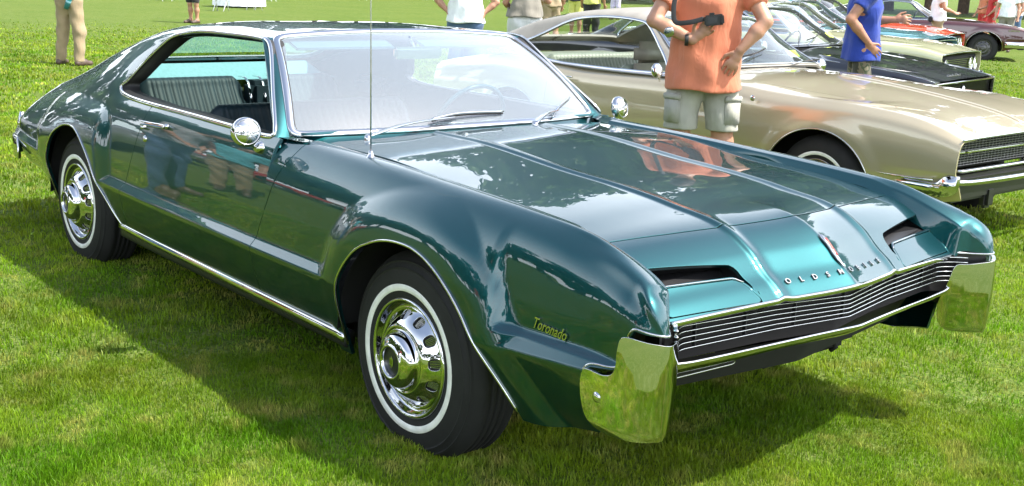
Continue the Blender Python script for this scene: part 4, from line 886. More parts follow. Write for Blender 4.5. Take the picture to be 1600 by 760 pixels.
BASE=dict(x0=-4.22,x1=.95,W=[(-4.25,.86),(-4.0,.92),(-3,.97),(-1,.99),(0,.985),(.6,.96),(.95,.93)],zt=[(-4.25,.80),(-3.6,.86),(-3,.90),(-2,.905),(-.7,.90),(0,.875),(.6,.84),(.95,.77)],
  zc=[(-4.25,.84),(-3.6,.92),(-2,.95),(-.95,.965),(0,.925),(.6,.865),(.95,.79)],zb=[(-4.25,.40),(-3.4,.34),(-3,.22),(0,.22),(.5,.30),(.95,.40)],cabin=(-3.55,-1.02),sillw=.87,door=(-2.42,-1.06),hoodw=.74,
  sill=[(-3.55,.925),(-2.5,.91),(-1.0,.915)],railw=[(-3.55,.76),(-3.2,.70),(-2.7,.66),(-1.7,.66),(-1.02,.80)],railz=[(-3.55,.95),(-3.2,1.12),(-2.8,1.28),(-2.3,1.33),(-1.72,1.31),(-1.4,1.13),(-1.02,.93)],
  roofz=[(-3.55,.955),(-3.2,1.16),(-2.8,1.33),(-2.3,1.385),(-1.72,1.355),(-1.4,1.17),(-1.02,.955)],header=-1.70,rearglass=(-3.50,-2.85),window=[(-2.75,1.26),(-3.0,1.12),(-3.12,.97),(-3.10,.935),(-2.8,.925),(-1.3,.925),(-1.22,.94),(-1.45,1.12),(-1.64,1.28),(-1.73,1.30),(-2.4,1.315)])
def nose_plain(R,xn,Wn,S):
    cz=.60; boxo('grille_recess',(xn-.09,0,cz),(.05,2*Wn-.08,.26),DARK,R,.01)
    for k in range(8): boxo('grille_bar',(xn-.035,0,.50+.026*k),(.01,2*Wn-.62,.005),CHROME,R,.001)
    for sg in (-1,1):
        for k in (0,1):
            h=lathe('headlamp_bezel',[(.095,0),(.098,.012),(.088,.016),(.080,.004)],CHROME,R,32,'z',(0,0,0)); h.rotation_euler=(0,math.pi/2,0); h.location=(xn-.045,sg*(Wn-.15-.21*k),.60)
            l=lathe('headlamp',[(0,.012),(.04,.010),(.08,0)],mat('lamp_glass',(.75,.75,.75),.12,.3,coat=1),R,28,'z',(0,0,0)); l.rotation_euler=(0,math.pi/2,0); l.location=(xn-.045,sg*(Wn-.15-.21*k),.60)
    sweep('hood_lip_moulding',[(xn+.004,y,S['zt'][-1][1]+(S['zc'][-1][1]-S['zt'][-1][1])*(1-(y/Wn)**2)-.005) for y in np.linspace(-Wn+.06,Wn-.06,20)],rrect(.016,.018,.005),CHROME,R)
    front_bumper(R,[(xn-.42,Wn+.035),(xn-.10,Wn+.035),(xn+.03,Wn-.03),(xn+.09,Wn-.35),(xn+.11,0)],.43,.14,.035)
    boxo('valance',(xn-.06,0,.40),(.16,2*Wn-.1,.16),BLACKP,R,.02)
# gold coupe ---------------------------------------------------------------
def nose_gold(R,xn,Wn,S):
    boxo('grille_recess',(xn-.14,0,.67),(.06,1.80,.21),DARK,R,.01)
    for k in range(11): boxo('grille_bar',(xn-.075,0,.592+.0148*k),(.012,1.66,.004),mat('grille_grey',(.20,.20,.21),.3,.8),R,.001)
    boxo('grille_centre_bar',(xn-.060,0,.672),(.012,1.66,.012),CHROME,R,.003)
    for i in range(40): boxo('grille_upright',(xn-.082,-.80+.041*i,.668),(.008,.004,.165),mat('grille_grey',(.20,.20,.21),.3,.8),R,0)
    boxo('grille_emblem',(xn-.050,-.72,.673),(.010,.05,.016),CHROME,R,.004)
    sweep('hood_lip_moulding',[(xn+.001,y,.757+.012*(1-(y/Wn)**2)) for y in np.linspace(-Wn+.05,Wn-.05,16)],rrect(.012,.012,.004),CHROME,R)
    front_bumper(R,[(xn-.085,Wn-.085),(xn-.02,Wn-.11),(xn-.015,Wn-.18),(xn-.01,0)],.572,.020,.03)
    for sg in (-1,1):
        # bumper end: low chrome wrap that steps up at the corner
        O=[(-.52,.440),(-.52,.492),(-.20,.494),(-.105,.500),(-.075,.525),(-.050,.545),(.004,.548),(.010,.52),(.004,.47),(-.02,.435),(-.07,.420),(-.20,.425),(-.35,.432)]
        bm=bmesh.new(); pl=cattmull(np.array(O),4,True); out=[bm.verts.new((xn+x,sg*(Wn+.012-.03*max(0,(x+.05)/.06)**2*(x>-.05)),z)) for x,z in pl]; inn_=[bm.verts.new((xn+x,sg*(Wn-.05),z)) for x,z in pl]; n=len(out)
        bm.faces.new(out); 
        for i in range(n): bm.faces.new((out[i],out[(i+1)%n],inn_[(i+1)%n],inn_[i]))
        bmesh.ops.recalc_face_normals(bm,faces=bm.faces); obj('bumper_end',bm,CHROME,R)
        sweep('lower_fender_moulding',[(xn-.56,sg*(Wn+.022),.505),(xn-.24,sg*(Wn+.020),.507),(xn-.12,sg*(Wn+.02),.515)],rrect(.010,.012,.003),CHROME,R,up=(0,sg,0))
    front_bumper(R,[(xn-.05,Wn-.06),(xn-.0,Wn-.12),(xn+.03,Wn-.3),(xn+.05,0)],.505,.035,.03,name='bumper_bar')
    boxo('valance',(xn-.16,0,.44),(.16,1.60,.16),BLACKP,R,.02)
    bm=bmesh.new(); box(bm,(xn-.10,-.35,.36),(.06,.10,.14),None,.02); obj('tow_bracket',bm,BLACKP,R,False)
    sweep('hood_ornament',[(xn-.02,0,.80),(xn-.0,0,.83),(xn-.03,0,.845)],rrect(.010,.03,.004),CHROME,R,up=(0,1,0))
    sweep('hood_centre_ridge',[(x,0,float(pchip([p[0] for p in S['zc']],[p[1] for p in S['zc']],np.array([x]))[0])+.001) for x in np.linspace(-.50,.86,30)],[(-.020,-.006),(-.012,.004),(0,.010),(.012,.004),(.020,-.006)],GOLD,R)
    lathe('fender_badge',[(0,.008),(.012,.007),(.018,.003),(.020,0)],CHROME,R,20,'y',(-.52,-.985,.855),-1)
SG=dict(BASE); SG.update(zt=[(-4.25,.80),(-3.6,.90),(-3.1,.945),(-2.6,.915),(-2.2,.895),(-1.1,.915),(-.69,.918),(-.52,.905),(-.2,.893),(.13,.888),(.40,.874),(.62,.848),(.79,.808),(.95,.752)],
  zc=[(-4.25,.84),(-3.6,.93),(-2,.96),(-1.0,.985),(-.57,.985),(-.3,.970),(-.05,.950),(.43,.892),(.70,.845),(.85,.800),(.95,.766)],W=[(-4.25,.88),(-4.0,.93),(-3,.98),(-1,.995),(0,.99),(.6,.975),(.95,.955)],ins=[(-4.25,.10),(-1,.11),(.5,.115),(.95,.07)],
  dx=.02,x1=.945,sill=[(-3.60,1.00),(-3.0,.985),(-2.55,.925),(-2.0,.918),(-1.0,.93)],cabin=(-3.60,-1.25),railw=[(-3.6,.78),(-3.2,.72),(-2.6,.665),(-1.85,.66),(-1.25,.80)],
  railz=[(-3.6,1.02),(-3.3,1.13),(-2.95,1.24),(-2.58,1.30),(-2.2,1.325),(-2.0,1.322),(-1.84,1.30),(-1.55,1.12),(-1.25,.965)],roofz=[(-3.6,1.035),(-3.3,1.18),(-2.95,1.295),(-2.58,1.355),(-2.2,1.385),(-2.0,1.38),(-1.84,1.345),(-1.55,1.165),(-1.25,.985)],
  header=-1.85,rearglass=(-3.5,-2.75),window=[(-2.40,1.295),(-2.62,1.255),(-2.95,1.10),(-3.19,.998),(-3.17,.985),(-3.0,.967),(-2.56,.930),(-2.45,.925),(-1.50,.935),(-1.40,.945),(-1.60,1.12),(-1.79,1.275),(-1.88,1.295),(-2.15,1.308)],
  roofmat=VROOF,trim=TANS,beltmat=SILL,dash=BEIGE,door=(-2.60,-1.25),nose=nose_gold,sbz=.93,rs=.62,wsmat=glass('green_tint_windscreen',(.70,.86,.80),.0,.03,(.7,.8,.75)),cover=STEEL)
gold,_=coupe('parked_car','metallic gold coupe with grey roof parked right behind the teal car',GOLD,(-1.30,4.13,0),0,SG)
for yy,lx in ((-.33,-2.08),(.33,-2.08)):
    boxo('headrest',(lx,yy,1.02),(.13,.34,.20),BEIGE,gold,.055,None,True); boxo('bucket_seat_back',(lx+.03,yy,.80),(.15,.50,.30),BEIGE,gold,.06,None,True)
boxo('windscreen_sticker',(-1.38,.60,1.06),(.005,.12,.075),mat('sticker_yellow',(.75,.85,.10),.6),gold,0,Matrix.Rotation(-.9,3,'Y'))
# black fastback with full-width grille ---------------------------------------------
def nose_black(R,xn,Wn,S):
    boxo('grille_recess',(xn-.05,0,.60),(.04,2*Wn-.10,.20),DARK,R,.005)
    bm=bmesh.new()
    for y in np.arange(-Wn+.07,Wn-.06,.022): box(bm,(xn-.022,y,.60),(.010,.006,.19))
    obj('grille_bars',bm,mat('grille_black',(.02,.02,.02),.25,.6),R,False)['kind']='stuff'
    P=[(xn+.004,y,z) for y,z in ((-Wn+.04,.505),(-Wn+.04,.700),(Wn-.04,.700),(Wn-.04,.505))]
    sweep('grille_frame',P,rrect(.018,.016,.004),CHROME,R,up=(1,0,0),closed=True)
    lathe('grille_medallion',[(0,.012),(.03,.010),(.042,.004),(.045,0)],CHROME,R,24,'z',(0,0,0)).matrix_local=Matrix.Translation((xn-.008,0,.61))@Matrix.Rotation(math.pi/2,4,'Y')
    for i in range(5): text('hood_letter','DODGE'[i],.050,(xn-.10,-.16+.075*i,.757),(0,1,0),(-1,0,.35),CHROME,R,extr=.003)
    front_bumper(R,[(xn-.45,Wn+.03),(xn-.10,Wn+.03),(xn+.03,Wn-.04),(xn+.06,Wn-.3),(xn+.07,0)],.43,.11,.035); boxo('valance',(xn-.08,0,.40),(.12,2*Wn-.1,.14),BLACKP,R,.02)
    for sg in (-1,1):
        pts=[(x,sg*(float(pchip([p[0] for p in S['W']],[p[1] for p in S['W']],np.array([x]))[0])-.072),float(pchip([p[0] for p in S['zt']],[p[1] for p in S['zt']],np.array([x]))[0])+.004) for x in np.linspace(-.9,xn-.01,26)]
        sweep('fender_peak_moulding',pts,rrect(.012,.008,.003),CHROME,R); boxo('fender_tip',(xn+.006,sg*(Wn-.045),.62),(.03,.05,.20),CHROME,R,.008)
        for z in (.655,): boxo('side_marker',(xn-.10,sg*(Wn-.0),z+.05),(.05,.01,.02),mat('marker_red',(.5,.03,.02),.3),R,.003)
SB=dict(BASE); SB.update(zt=[(-4.25,.84),(-3.6,.89),(-3,.90),(-2,.895),(-.7,.885),(0,.865),(.6,.825),(.93,.775)],zc=[(-4.25,.86),(-3.6,.93),(-2,.95),(-.75,.955),(0,.915),(.6,.855),(.93,.785)],x1=.93,W=[(-4.25,.88),(-3,.94),(0,.95),(.93,.92)],ins=[(-4.25,.08),(.93,.06)],roofmat=BLK,trim=mat('black_vinyl',(.02,.02,.02),.5),wb=2.97,nose=nose_black,sideglass=False,wsmat=glass('windscreen_clear',(.88,.94,.92),.0,.02),dx=.03)
def place(corner,deg,S,xn=.93,W=.92):
    """root location from the world position of the near front corner"""
    r=math.radians(deg); h=np.array([math.cos(r),math.sin(r)]); l=np.array([-math.sin(r),math.cos(r)]); p=np.array(corner[:2])-h*xn+l*W; return (float(p[0]),float(p[1]),0),r
def shift(S,d):
    S=dict(S)
    for k in ('sill','railw','railz','roofz','window'): S[k]=[(x+d,z) for x,z in S[k]]
    S['cabin']=tuple(x+d for x in S['cabin']); S['door']=tuple(x+d for x in S['door']); S['header']+=d; S['rearglass']=tuple(x+d for x in S['rearglass']); return S
SB=shift(SB,.30); SB['zt']=[(-4.25,.84),(-3.6,.89),(-3,.90),(-2,.895),(-.7,.875),(0,.84),(.6,.78),(.93,.72)]; SB['zc']=[(-4.25,.86),(-3.6,.93),(-2,.95),(-.65,.955),(0,.89),(.6,.80),(.93,.73)]
l_,r_=place((-2.86,7.25),10,SB); black,_=coupe('parked_car','glossy black fastback with full width grille parked behind the gold coupe',BLK,l_,r_,SB)
sweep('antenna',[(-.55,-.80,.88),(-.58,-.80,1.35),(-.62,-.80,1.80)],circ(.0022,6),STEEL,black,up=(1,0,0)); boxo('windscreen_sticker',(-.86,.60,1.05),(.005,.12,.075),mat('sticker_yellow',(.75,.85,.10),.6),black,0,Matrix.Rotation(-.9,3,'Y'))
SC=dict(BASE); SC.update(nose=nose_plain,trim=BEIGE,dx=.045,W=[(-4.25,.90),(-3,.97),(0,.975),(.95,.95)],wsmat=glass('windscreen_clear',(.88,.94,.92),.0,.02),ins=[(-4.25,.07),(.95,.05)])
l_,r_=place((-4.93,11.05),13,SC,.95,.95); cream,_=coupe('parked_car','pale cream hardtop parked between the black fastback and a light blue car',CREAM,l_,r_,SC)
SD=dict(SC); SD.update(x1=.80,W=[(-4.25,.88),(0,.94),(.80,.92)]); l_,r_=place((-6.9,14.1),15,SD,.80,.92); blue,_=coupe('parked_car','light blue coupe squeezed between the cream car and the orange one',SKYB,l_,r_,SD)
SE=dict(SC); l_,r_=place((-8.4,17.3),18,SE,.95,.93); orange,_=coupe('parked_car','bright orange coupe with black roof in the middle of the row',ORNG,l_,r_,{**SE,'roofmat':BLACKP,'white':False})
# maroon fastback further back
SM=dict(BASE); SM.update(nose=nose_plain,cover=mat('dark_rally_wheel',(.10,.10,.10),.4,.8),roofmat=BLK,white=False,trim=mat('black_vinyl',(.02,.02,.02),.5),sideglass=True,dx=.04,x1=.88,W=[(-4.25,.90),(-3,.98),(0,.985),(.88,.95)],cabin=(-3.9,-1.02),sill=[(-3.9,.94),(-2.5,.91),(-1.0,.915)],
  railw=[(-3.9,.78),(-3.0,.70),(-2.4,.66),(-1.7,.66),(-1.02,.80)],railz=[(-3.9,.96),(-3.4,1.07),(-2.9,1.20),(-2.4,1.30),(-2.1,1.325),(-1.72,1.31),(-1.4,1.13),(-1.02,.93)],roofz=[(-3.9,.965),(-3.4,1.10),(-2.9,1.25),(-2.4,1.36),(-2.1,1.385),(-1.72,1.355),(-1.4,1.17),(-1.02,.955)],
  rearglass=(-3.8,-2.7),window=[(-2.4,1.27),(-2.9,1.12),(-3.25,.98),(-3.25,.95),(-3.0,.935),(-1.3,.925),(-1.22,.94),(-1.45,1.12),(-1.64,1.28),(-1.73,1.30),(-2.1,1.315)],ins=[(-4.25,.10),(.88,.06)],wsmat=GLASSW)
maroon,_=coupe('parked_car','dark maroon fastback parked alone at the far right of the lawn',MAROON,(-10.9,23.35,0),math.radians(33),SM,group=None)
text('fender_script','Catalina',.075,(.50,-.985,.735),(1,0,0),(0,0,1),CHROME,maroon,shear=.3)
# ------------------------------------------------------------------ lawn
gm=bpy.data.materials.new('lawn_soil'); gm.use_nodes=True; N,L=nodes(gm); b=N['Principled BSDF']; b.inputs['Roughness'].default_value=.95; b.inputs['Specular IOR Level'].default_value=.1
tc=N.new('ShaderNodeTexCoord')
def nz(s,d=5): n=N.new('ShaderNodeTexNoise'); n.inputs['Scale'].default_value=s; n.inputs['Detail'].default_value=d; L.new(tc.outputs['Object'],n.inputs['Vector']); return n.outputs['Fac']
def mixc(f,a,bb):
    m=N.new('ShaderNodeMix'); m.data_type='RGBA'; L.new(f,m.inputs['Factor'])
    for k,v in (('A',a),('B',bb)):
        if isinstance(v,tuple): m.inputs[k].default_value=(*v,1)
        else: L.new(v,m.inputs[k])
    return m.outputs['Result']
def rmp(f,a,c): r=N.new('ShaderNodeMapRange'); r.inputs['From Min'].default_value=a; r.inputs['From Max'].default_value=c; L.new(f,r.inputs['Value']); return r.outputs[0]
c1=mixc(rmp(nz(.55,6),.35,.65),(.105,.150,.022),(.150,.180,.038)); c2=mixc(rmp(nz(6,6),.45,.75),c1,(.20,.235,.075)); c3=mixc(rmp(nz(45,3),.35,.7),c2,(.045,.10,.012))
L.new(c3,b.inputs['Base Color'])
bp=N.new('ShaderNodeBump'); bp.inputs['Strength'].default_value=1; bp.inputs['Distance'].default_value=.03; L.new(nz(38,6),bp.inputs['Height']); L.new(bp.outputs[0],b.inputs['Normal'])
bm=bmesh.new(); bmesh.ops.create_grid(bm,x_segments=60,y_segments=60,size=420)
for v in bm.verts:
    d=v.co.length; v.co.z=.9*math.sin(v.co.x*.02)*math.sin(v.co.y*.017+1)*min(1,max(0,(d-60)/100))
gr=obj('ground',bm,gm,None,True); gr['kind']='structure'; gr.location.z=.048
# blades: one mesh, density falls with distance
bl=bpy.data.materials.new('grass_blades'); bl.use_nodes=True; N,L=nodes(bl); N.remove(N['Principled BSDF']); tc=N.new('ShaderNodeTexCoord')
at=N.new('ShaderNodeAttribute'); at.attribute_name='tone'; at.attribute_type='GEOMETRY'
cA=mixc(rmp(nz(1.1,5),.35,.65),(.120,.285,.006),(.265,.370,.018)); cB=mixc(rmp(nz(7,4),.5,.74),cA,(.42,.42,.09))
mm=N.new('ShaderNodeMix'); mm.data_type='RGBA'; mm.blend_type='MULTIPLY'; mm.inputs['Factor'].default_value=1; L.new(cB,mm.inputs['A']); L.new(at.outputs['Color'],mm.inputs['B'])
df=N.new('ShaderNodeBsdfDiffuse'); tl=N.new('ShaderNodeBsdfTranslucent'); gs=N.new('ShaderNodeBsdfGlossy'); gs.inputs['Roughness'].default_value=.45; gs.inputs[0].default_value=(.5,.55,.45,1)
L.new(mm.outputs['Result'],df.inputs[0]); L.new(mm.outputs['Result'],tl.inputs[0])
m1=N.new('ShaderNodeMixShader'); m1.inputs[0].default_value=.38; L.new(df.outputs[0],m1.inputs[1]); L.new(tl.outputs[0],m1.inputs[2])
m2=N.new('ShaderNodeMixShader'); m2.inputs[0].default_value=.03; L.new(m1.outputs[0],m2.inputs[1]); L.new(gs.outputs[0],m2.inputs[2]); L.new(m2.outputs[0],N['Material Output'].inputs[0])
def vnoise(x,y,s,seed=0):
    g=np.random.default_rng(seed).random((64,64)); u=(x*s)%64; v=(y*s)%64; i=u.astype(int); j=v.astype(int); fu=u-i; fv=v-j; fu=fu*fu*(3-2*fu); fv=fv*fv*(3-2*fv)
    return (g[i%64,j%64]*(1-fu)+g[(i+1)%64,j%64]*fu)*(1-fv)+(g[i%64,(j+1)%64]*(1-fu)+g[(i+1)%64,(j+1)%64]*fu)*fv
def blades(n,x0,x1,y0,y1,hmin,hmax,wid,keep,seed):
    r=np.random.default_rng(seed); x=r.uniform(x0,x1,n); y=r.uniform(y0,y1,n); k=keep(x,y); 
    cl=vnoise(x,y,9,3); k&=(r.random(n)<.45+.75*cl); x=x[k]; y=y[k]; n=len(x)
    h=r.uniform(hmin,hmax,n)*(.62+.62*vnoise(x,y,2.3,5))*(.65+.75*vnoise(x,y,12,6)**2); a=r.uniform(0,2*np.pi,n); la=vnoise(x,y,3.1,8)*6.28*1.5+r.normal(0,1.6,n); ln=r.uniform(.1,.75,n)*h
    wd=wid*r.uniform(.7,1.4,n); dx,dy=np.cos(a),np.sin(a); lx,ly=np.cos(la)*ln,np.sin(la)*ln; z0=-.004
    V=np.stack([np.stack([x-dx*wd,y-dy*wd,np.full(n,z0)],1),np.stack([x+dx*wd,y+dy*wd,np.full(n,z0)],1),
      np.stack([x-dx*wd*.75+lx*.35,y-dy*wd*.75+ly*.35,h*.6],1),np.stack([x+dx*wd*.75+lx*.35,y+dy*wd*.75+ly*.35,h*.6],1),np.stack([x+lx,y+ly,h*.98-.25*ln*0],1)],1)
    t=r.uniform(.55,1.25,n)*(.72+.5*vnoise(x,y,1.7,21))*(.8+.35*vnoise(x,y,8,22)); yl=r.random(n)<.06+.22*(vnoise(x,y,4,9)>.60); T=np.stack([t*np.where(yl,1.35,1),t*np.where(yl,1.15,1),t*np.where(yl,1.6,1)],1)
    return V,np.repeat(T[:,None],5,1)
def in_view(x,y):
    """lawn within the photographed part of the field, plus a margin to each side"""
    vx,vy=x-2.96,y+3.04; d=vx*-.758+vy*.652; s=vx*.652+vy*.758; return (d>1.6)&(np.abs(s)<d*.58+1.6)
def dist(x,y): return np.hypot(x-2.96,y+3.04)
parts=[]
def band(n,d0,d1,hmin,hmax,wid,seed,box4): parts.append(blades(n,*box4,hmin,hmax,wid,lambda x,y:in_view(x,y)&(dist(x,y)>=d0)&(dist(x,y)<d1)&(vnoise(x,y,31,12)>(dist(x,y)-17)/15),seed))
band(1150000,0,4.6,.014,.036,.0013,1,(-2.6,3.0,-3.6,2.2))
band(640000,4.6,7.5,.015,.036,.0021,2,(-5.0,2.4,-4.2,4.6))
band(620000,7.5,13,.018,.040,.0042,3,(-10.5,2.5,-4,10.5))
band(560000,13,32,.022,.045,.0095,4,(-27,2,-5,28))
Vs=np.concatenate([p[0] for p in parts]); Ts=np.concatenate([p[1] for p in parts]); nb=len(Vs); V=Vs.reshape(-1,3); base=(np.arange(nb)*5)[:,None]
me=bpy.data.meshes.new('grass'); me.vertices.add(nb*5); me.vertices.foreach_set('co',V.ravel()); 
idx=np.concatenate([base+[0,1,3,2],base+[2,3,4]],1).ravel(); 
me.loops.add(nb*7); me.loops.foreach_set('vertex_index',idx.astype(np.int32)); me.polygons.add(nb*2); st=np.stack([np.arange(nb)*7,np.arange(nb)*7+4],1).ravel(); me.polygons.foreach_set('loop_start',st.astype(np.int32)); me.update(calc_edges=True)
ca=me.attributes.new('tone','FLOAT_COLOR','POINT'); ca.data.foreach_set('color',np.c_[Ts.reshape(-1,3),np.ones(nb*5)].ravel().astype(np.float32))
me.materials.append(bl); me.transform(Matrix.Translation((0,0,.048))); go=bpy.data.objects.new('grass',me); COL.objects.link(go); tag(go,'short mown green grass with straw coloured patches under the cars','grass',kind='stuff')
print('blades',nb)
# ------------------------------------------------------------------ trees round the field
LEAF=bpy.data.materials.new('leaves'); LEAF.use_nodes=True; N,L=nodes(LEAF); b=N['Principled BSDF']; b.inputs['Roughness'].default_value=.6; tc=N.new('ShaderNodeTexCoord')
L.new(mixc(rmp(nz(.8,4),.3,.7),(.030,.075,.016),(.075,.130,.028)),b.inputs['Base Color']); b.inputs['Specular IOR Level'].default_value=.2
BARK=mat('bark',(.10,.07,.05),.9,noise=(12,.4),bump=(25,.8,.02))
def tree_mesh(seed,h,cr_,n):
    r=np.random.default_rng(seed); bm=bmesh.new(); cl=[]
    for i in range(26):
        a=r.uniform(0,6.28); q=r.uniform(0,1)**.6; zz_=r.uniform(.12,1); rad=cr_*q*(1-.75*abs(zz_-.5)**1.6*1.5); cl.append((rad*math.cos(a),rad*math.sin(a),h*(.10+.90*zz_)*1.0,r.uniform(.16,.30)*cr_))
    V=[];F=[]
    for k in range(n):
        c=cl[r.integers(len(cl))]; d=r.normal(size=3); d/=np.linalg.norm(d); p=np.array(c[:3])+d*c[3]*r.uniform(.6,1.12)*np.array([1,1,.8]); s=r.uniform(.16,.34); u=r.normal(size=3); u/=np.linalg.norm(u); v=np.cross(u,r.normal(size=3)); v/=np.linalg.norm(v)
        i=len(V); V+= [p-u*s,p+v*s*.55,p+u*s,p-v*s*.55]; F.append((i,i+1,i+2,i+3))
    return me_from('crown',V,F),cl
TM=[tree_mesh(s,h,c,n) for s,h,c,n in ((1,11,4.2,5200),(2,13,4.8,5600),(3,9.5,4.6,5000))]
for m_,_ in TM: m_.materials.append(LEAF)
TRK=[]
for m_,cl in TM:
    bm=bmesh.new(); o=sweep('trunk',[(0,0,-.1),(.08,.03,2),(0,-.05,4.5),(.1,0,7.5)],circ(.28,8),BARK,None,up=(1,0,0),scale=[1.25,1,.75,.3]); me=o.data; bpy.data.objects.remove(o)
    b2=bmesh.new(); b2.from_mesh(me)
    for c in cl[:9]:
        o=sweep('limb',[(0,0,2.2+.25*c[2]*.5),(c[0]*.5,c[1]*.5,c[2]*.62),(c[0]*.9,c[1]*.9,c[2]*.92)],circ(.10,6),BARK,None,up=(1,0,.1),scale=[1,.6,.25]); b2.from_mesh(o.data); bpy.data.objects.remove(o)
    b2.to_mesh(me); b2.free(); TRK.append(me)
def tree(x,y,k,s,rz,label):
    T=thing('tree',label,'tree',(x,y,.03),rz,'trees round the edge of the field'); T.scale=(s,s,s)
    for nm,md in (('crown',TM[k][0]),('trunk',TRK[k])): o=bpy.data.objects.new(nm,md); COL.objects.link(o); o.parent=T; o.scale=(1,1,1) if nm=='crown' or s<1.25 else (.5,.5,1)
rr=np.random.default_rng(11)
def wall_of_trees(a0,a1,d0,d1,n,smin,smax,lab='tall leafy tree in the tree line across the lawn'):
    for i in range(n):
        a=math.radians(a0+(a1-a0)*(i+.5*rr.random())/n); d=rr.uniform(d0,d1); tree(2.96*0+d*math.cos(a),d*math.sin(a),int(rr.integers(3)),rr.uniform(smin,smax),rr.uniform(0,6.28),lab)
wall_of_trees(92,144,82,96,25,2.25,2.8); wall_of_trees(145,180,92,112,28,1.3,1.7,'smaller leafy tree in the tree line beyond the white tables')       # far side of the lawn
wall_of_trees(184,285,30,38,22,.95,1.2,'leafy tree of the near tree line mirrored in the car doors')       # close on the near side
wall_of_trees(10,88,100,118,14,1.4,1.8); wall_of_trees(290,350,36,46,8,.8,1.0)
# ------------------------------------------------------------------ people: bodies as one smooth surface grown from tapered bones
def cone_sdf(P,a,b,ra,rb,sq=None):
    a=np.asarray(a,float); b=np.asarray(b,float); pa=P-a; ba=b-a; t=np.clip((pa@ba)/(ba@ba+1e-9),0,1)
    d=pa-t[:,None]*ba
    if sq is not None: ax,k=sq; ax=np.asarray(ax,float); c=d@ax; d=d+np.outer(c*(k-1),ax)   # k>1 flattens along ax
    return np.linalg.norm(d,axis=1)-(ra+(rb-ra)*t)
def smin(a,b,k): h=np.maximum(k-np.abs(a-b),0)/k; return np.minimum(a,b)-h*h*k*.25
def nets(f,lo,hi,h):
    lo=np.asarray(lo,float); n=np.ceil((np.asarray(hi)-lo)/h).astype(int)+1
    ax=[lo[i]+h*np.arange(n[i]) for i in range(3)]; q=4   # coarse pass first, then only the cells near the surface
    ca=[lo[i]+h*q*(np.arange(n[i]//q+2)) for i in range(3)]; C_=f(np.stack(np.meshgrid(*ca,indexing='ij'),-1).reshape(-1,3)).reshape([len(c) for c in ca])
    ii=[np.minimum(np.round(np.arange(n[i])/q).astype(int),len(ca[i])-1) for i in range(3)]; U=C_[np.ix_(*ii)]; D=np.where(U<0,-1.,1.)*h*3
    m=np.abs(U)<h*q*1.9; w_=np.argwhere(m); D[m]=f(lo+h*w_)
    S=D<0; acc=np.zeros((*(n-1),3)); cnt=np.zeros(n-1)
    off=[(i,j,k) for i in (0,1) for j in (0,1) for k in (0,1)]
    for a in off:
        for d in range(3):
            if a[d]==1: continue
            b=list(a); b[d]=1
            sa=tuple(slice(a[i],n[i]-1+a[i]) for i in range(3)); sb=tuple(slice(b[i],n[i]-1+b[i]) for i in range(3))
            m=S[sa]!=S[sb]; da=D[sa]; db=D[sb]; t=np.where(m,da/np.where(m,da-db,1),0); p=np.zeros((*(n-1),3)); 
            for i in range(3): p[...,i]=a[i]+(t if i==d else 0)
            acc+=p*m[...,None]; cnt+=m
    on=cnt>0; idx=-np.ones(n-1,int); idx[on]=np.arange(on.sum()); ijk=np.argwhere(on); V=lo+h*(ijk+acc[on]/cnt[on][:,None]); F=[]
    for d in range(3):
        u,v=[(1,2),(2,0),(0,1)][d]; A=S; sl=[slice(1,-1)]*3; sl[d]=slice(0,-1); sl2=[slice(1,-1)]*3; sl2[d]=slice(1,None)
        a=S[tuple(sl)]; b=S[tuple(sl2)]; m=a!=b; q=np.argwhere(m); fl=a[m]; q=q+1; q[:,d]-=1
        def cell(du,dv): c=q.copy(); c[:,u]-=du; c[:,v]-=dv; return idx[c[:,0],c[:,1],c[:,2]]
        Q=np.stack([cell(1,1),cell(0,1),cell(0,0),cell(1,0)],1); Q[~fl]=Q[~fl][:,::-1]; F.append(Q)
    F=np.concatenate(F); F=F[(F>=0).all(1)]; return V,F
def grow(name,f,lo,hi,h,material,parent,smooth=2):
    V,F=nets(f,lo,hi,h)
    # light laplacian smoothing
    for _ in range(smooth):
        s=np.zeros_like(V); c=np.zeros(len(V))
        for a,b in ((0,1),(1,2),(2,3),(3,0)):
            np.add.at(s,F[:,a],V[F[:,b]]); np.add.at(c,F[:,a],1); np.add.at(s,F[:,b],V[F[:,a]]); np.add.at(c,F[:,b],1)
        V=V*.4+.6*s/np.maximum(c,1)[:,None]
    me=bpy.data.meshes.new(name); me.from_pydata(V.tolist(),[],F.tolist()); me.update(); return obj(name,me,material,parent)
def cloth(name,col,r=.85,fold=18,dist=.012):
    m=mat(name,col,r,0,noise=(9,.10),sheen=.15)
    if m.get('folded'): return m
    m['folded']=1; N,L=nodes(m); b=N['Principled BSDF']; tc=N.new('ShaderNodeTexCoord'); w=N.new('ShaderNodeTexNoise'); w.inputs['Scale'].default_value=fold; w.inputs['Detail'].default_value=3; w.inputs['Distortion'].default_value=.8
    mp=N.new('ShaderNodeMapping'); mp.inputs['Scale'].default_value=(1,1,.35); L.new(tc.outputs['Object'],mp.inputs[0]); L.new(mp.outputs[0],w.inputs['Vector'])
    w2=N.new('ShaderNodeTexNoise'); w2.inputs['Scale'].default_value=500; L.new(tc.outputs['Object'],w2.inputs['Vector'])
    b1=N.new('ShaderNodeBump'); b1.inputs['Distance'].default_value=dist; b1.inputs['Strength'].default_value=.7; L.new(w.outputs['Fac'],b1.inputs['Height'])
    b2=N.new('ShaderNodeBump'); b2.inputs['Distance'].default_value=.0008; b2.inputs['Strength'].default_value=.5; L.new(w2.outputs['Fac'],b2.inputs['Height']); L.new(b1.outputs[0],b2.inputs['Normal']); L.new(b2.outputs[0],b.inputs['Normal']); return m
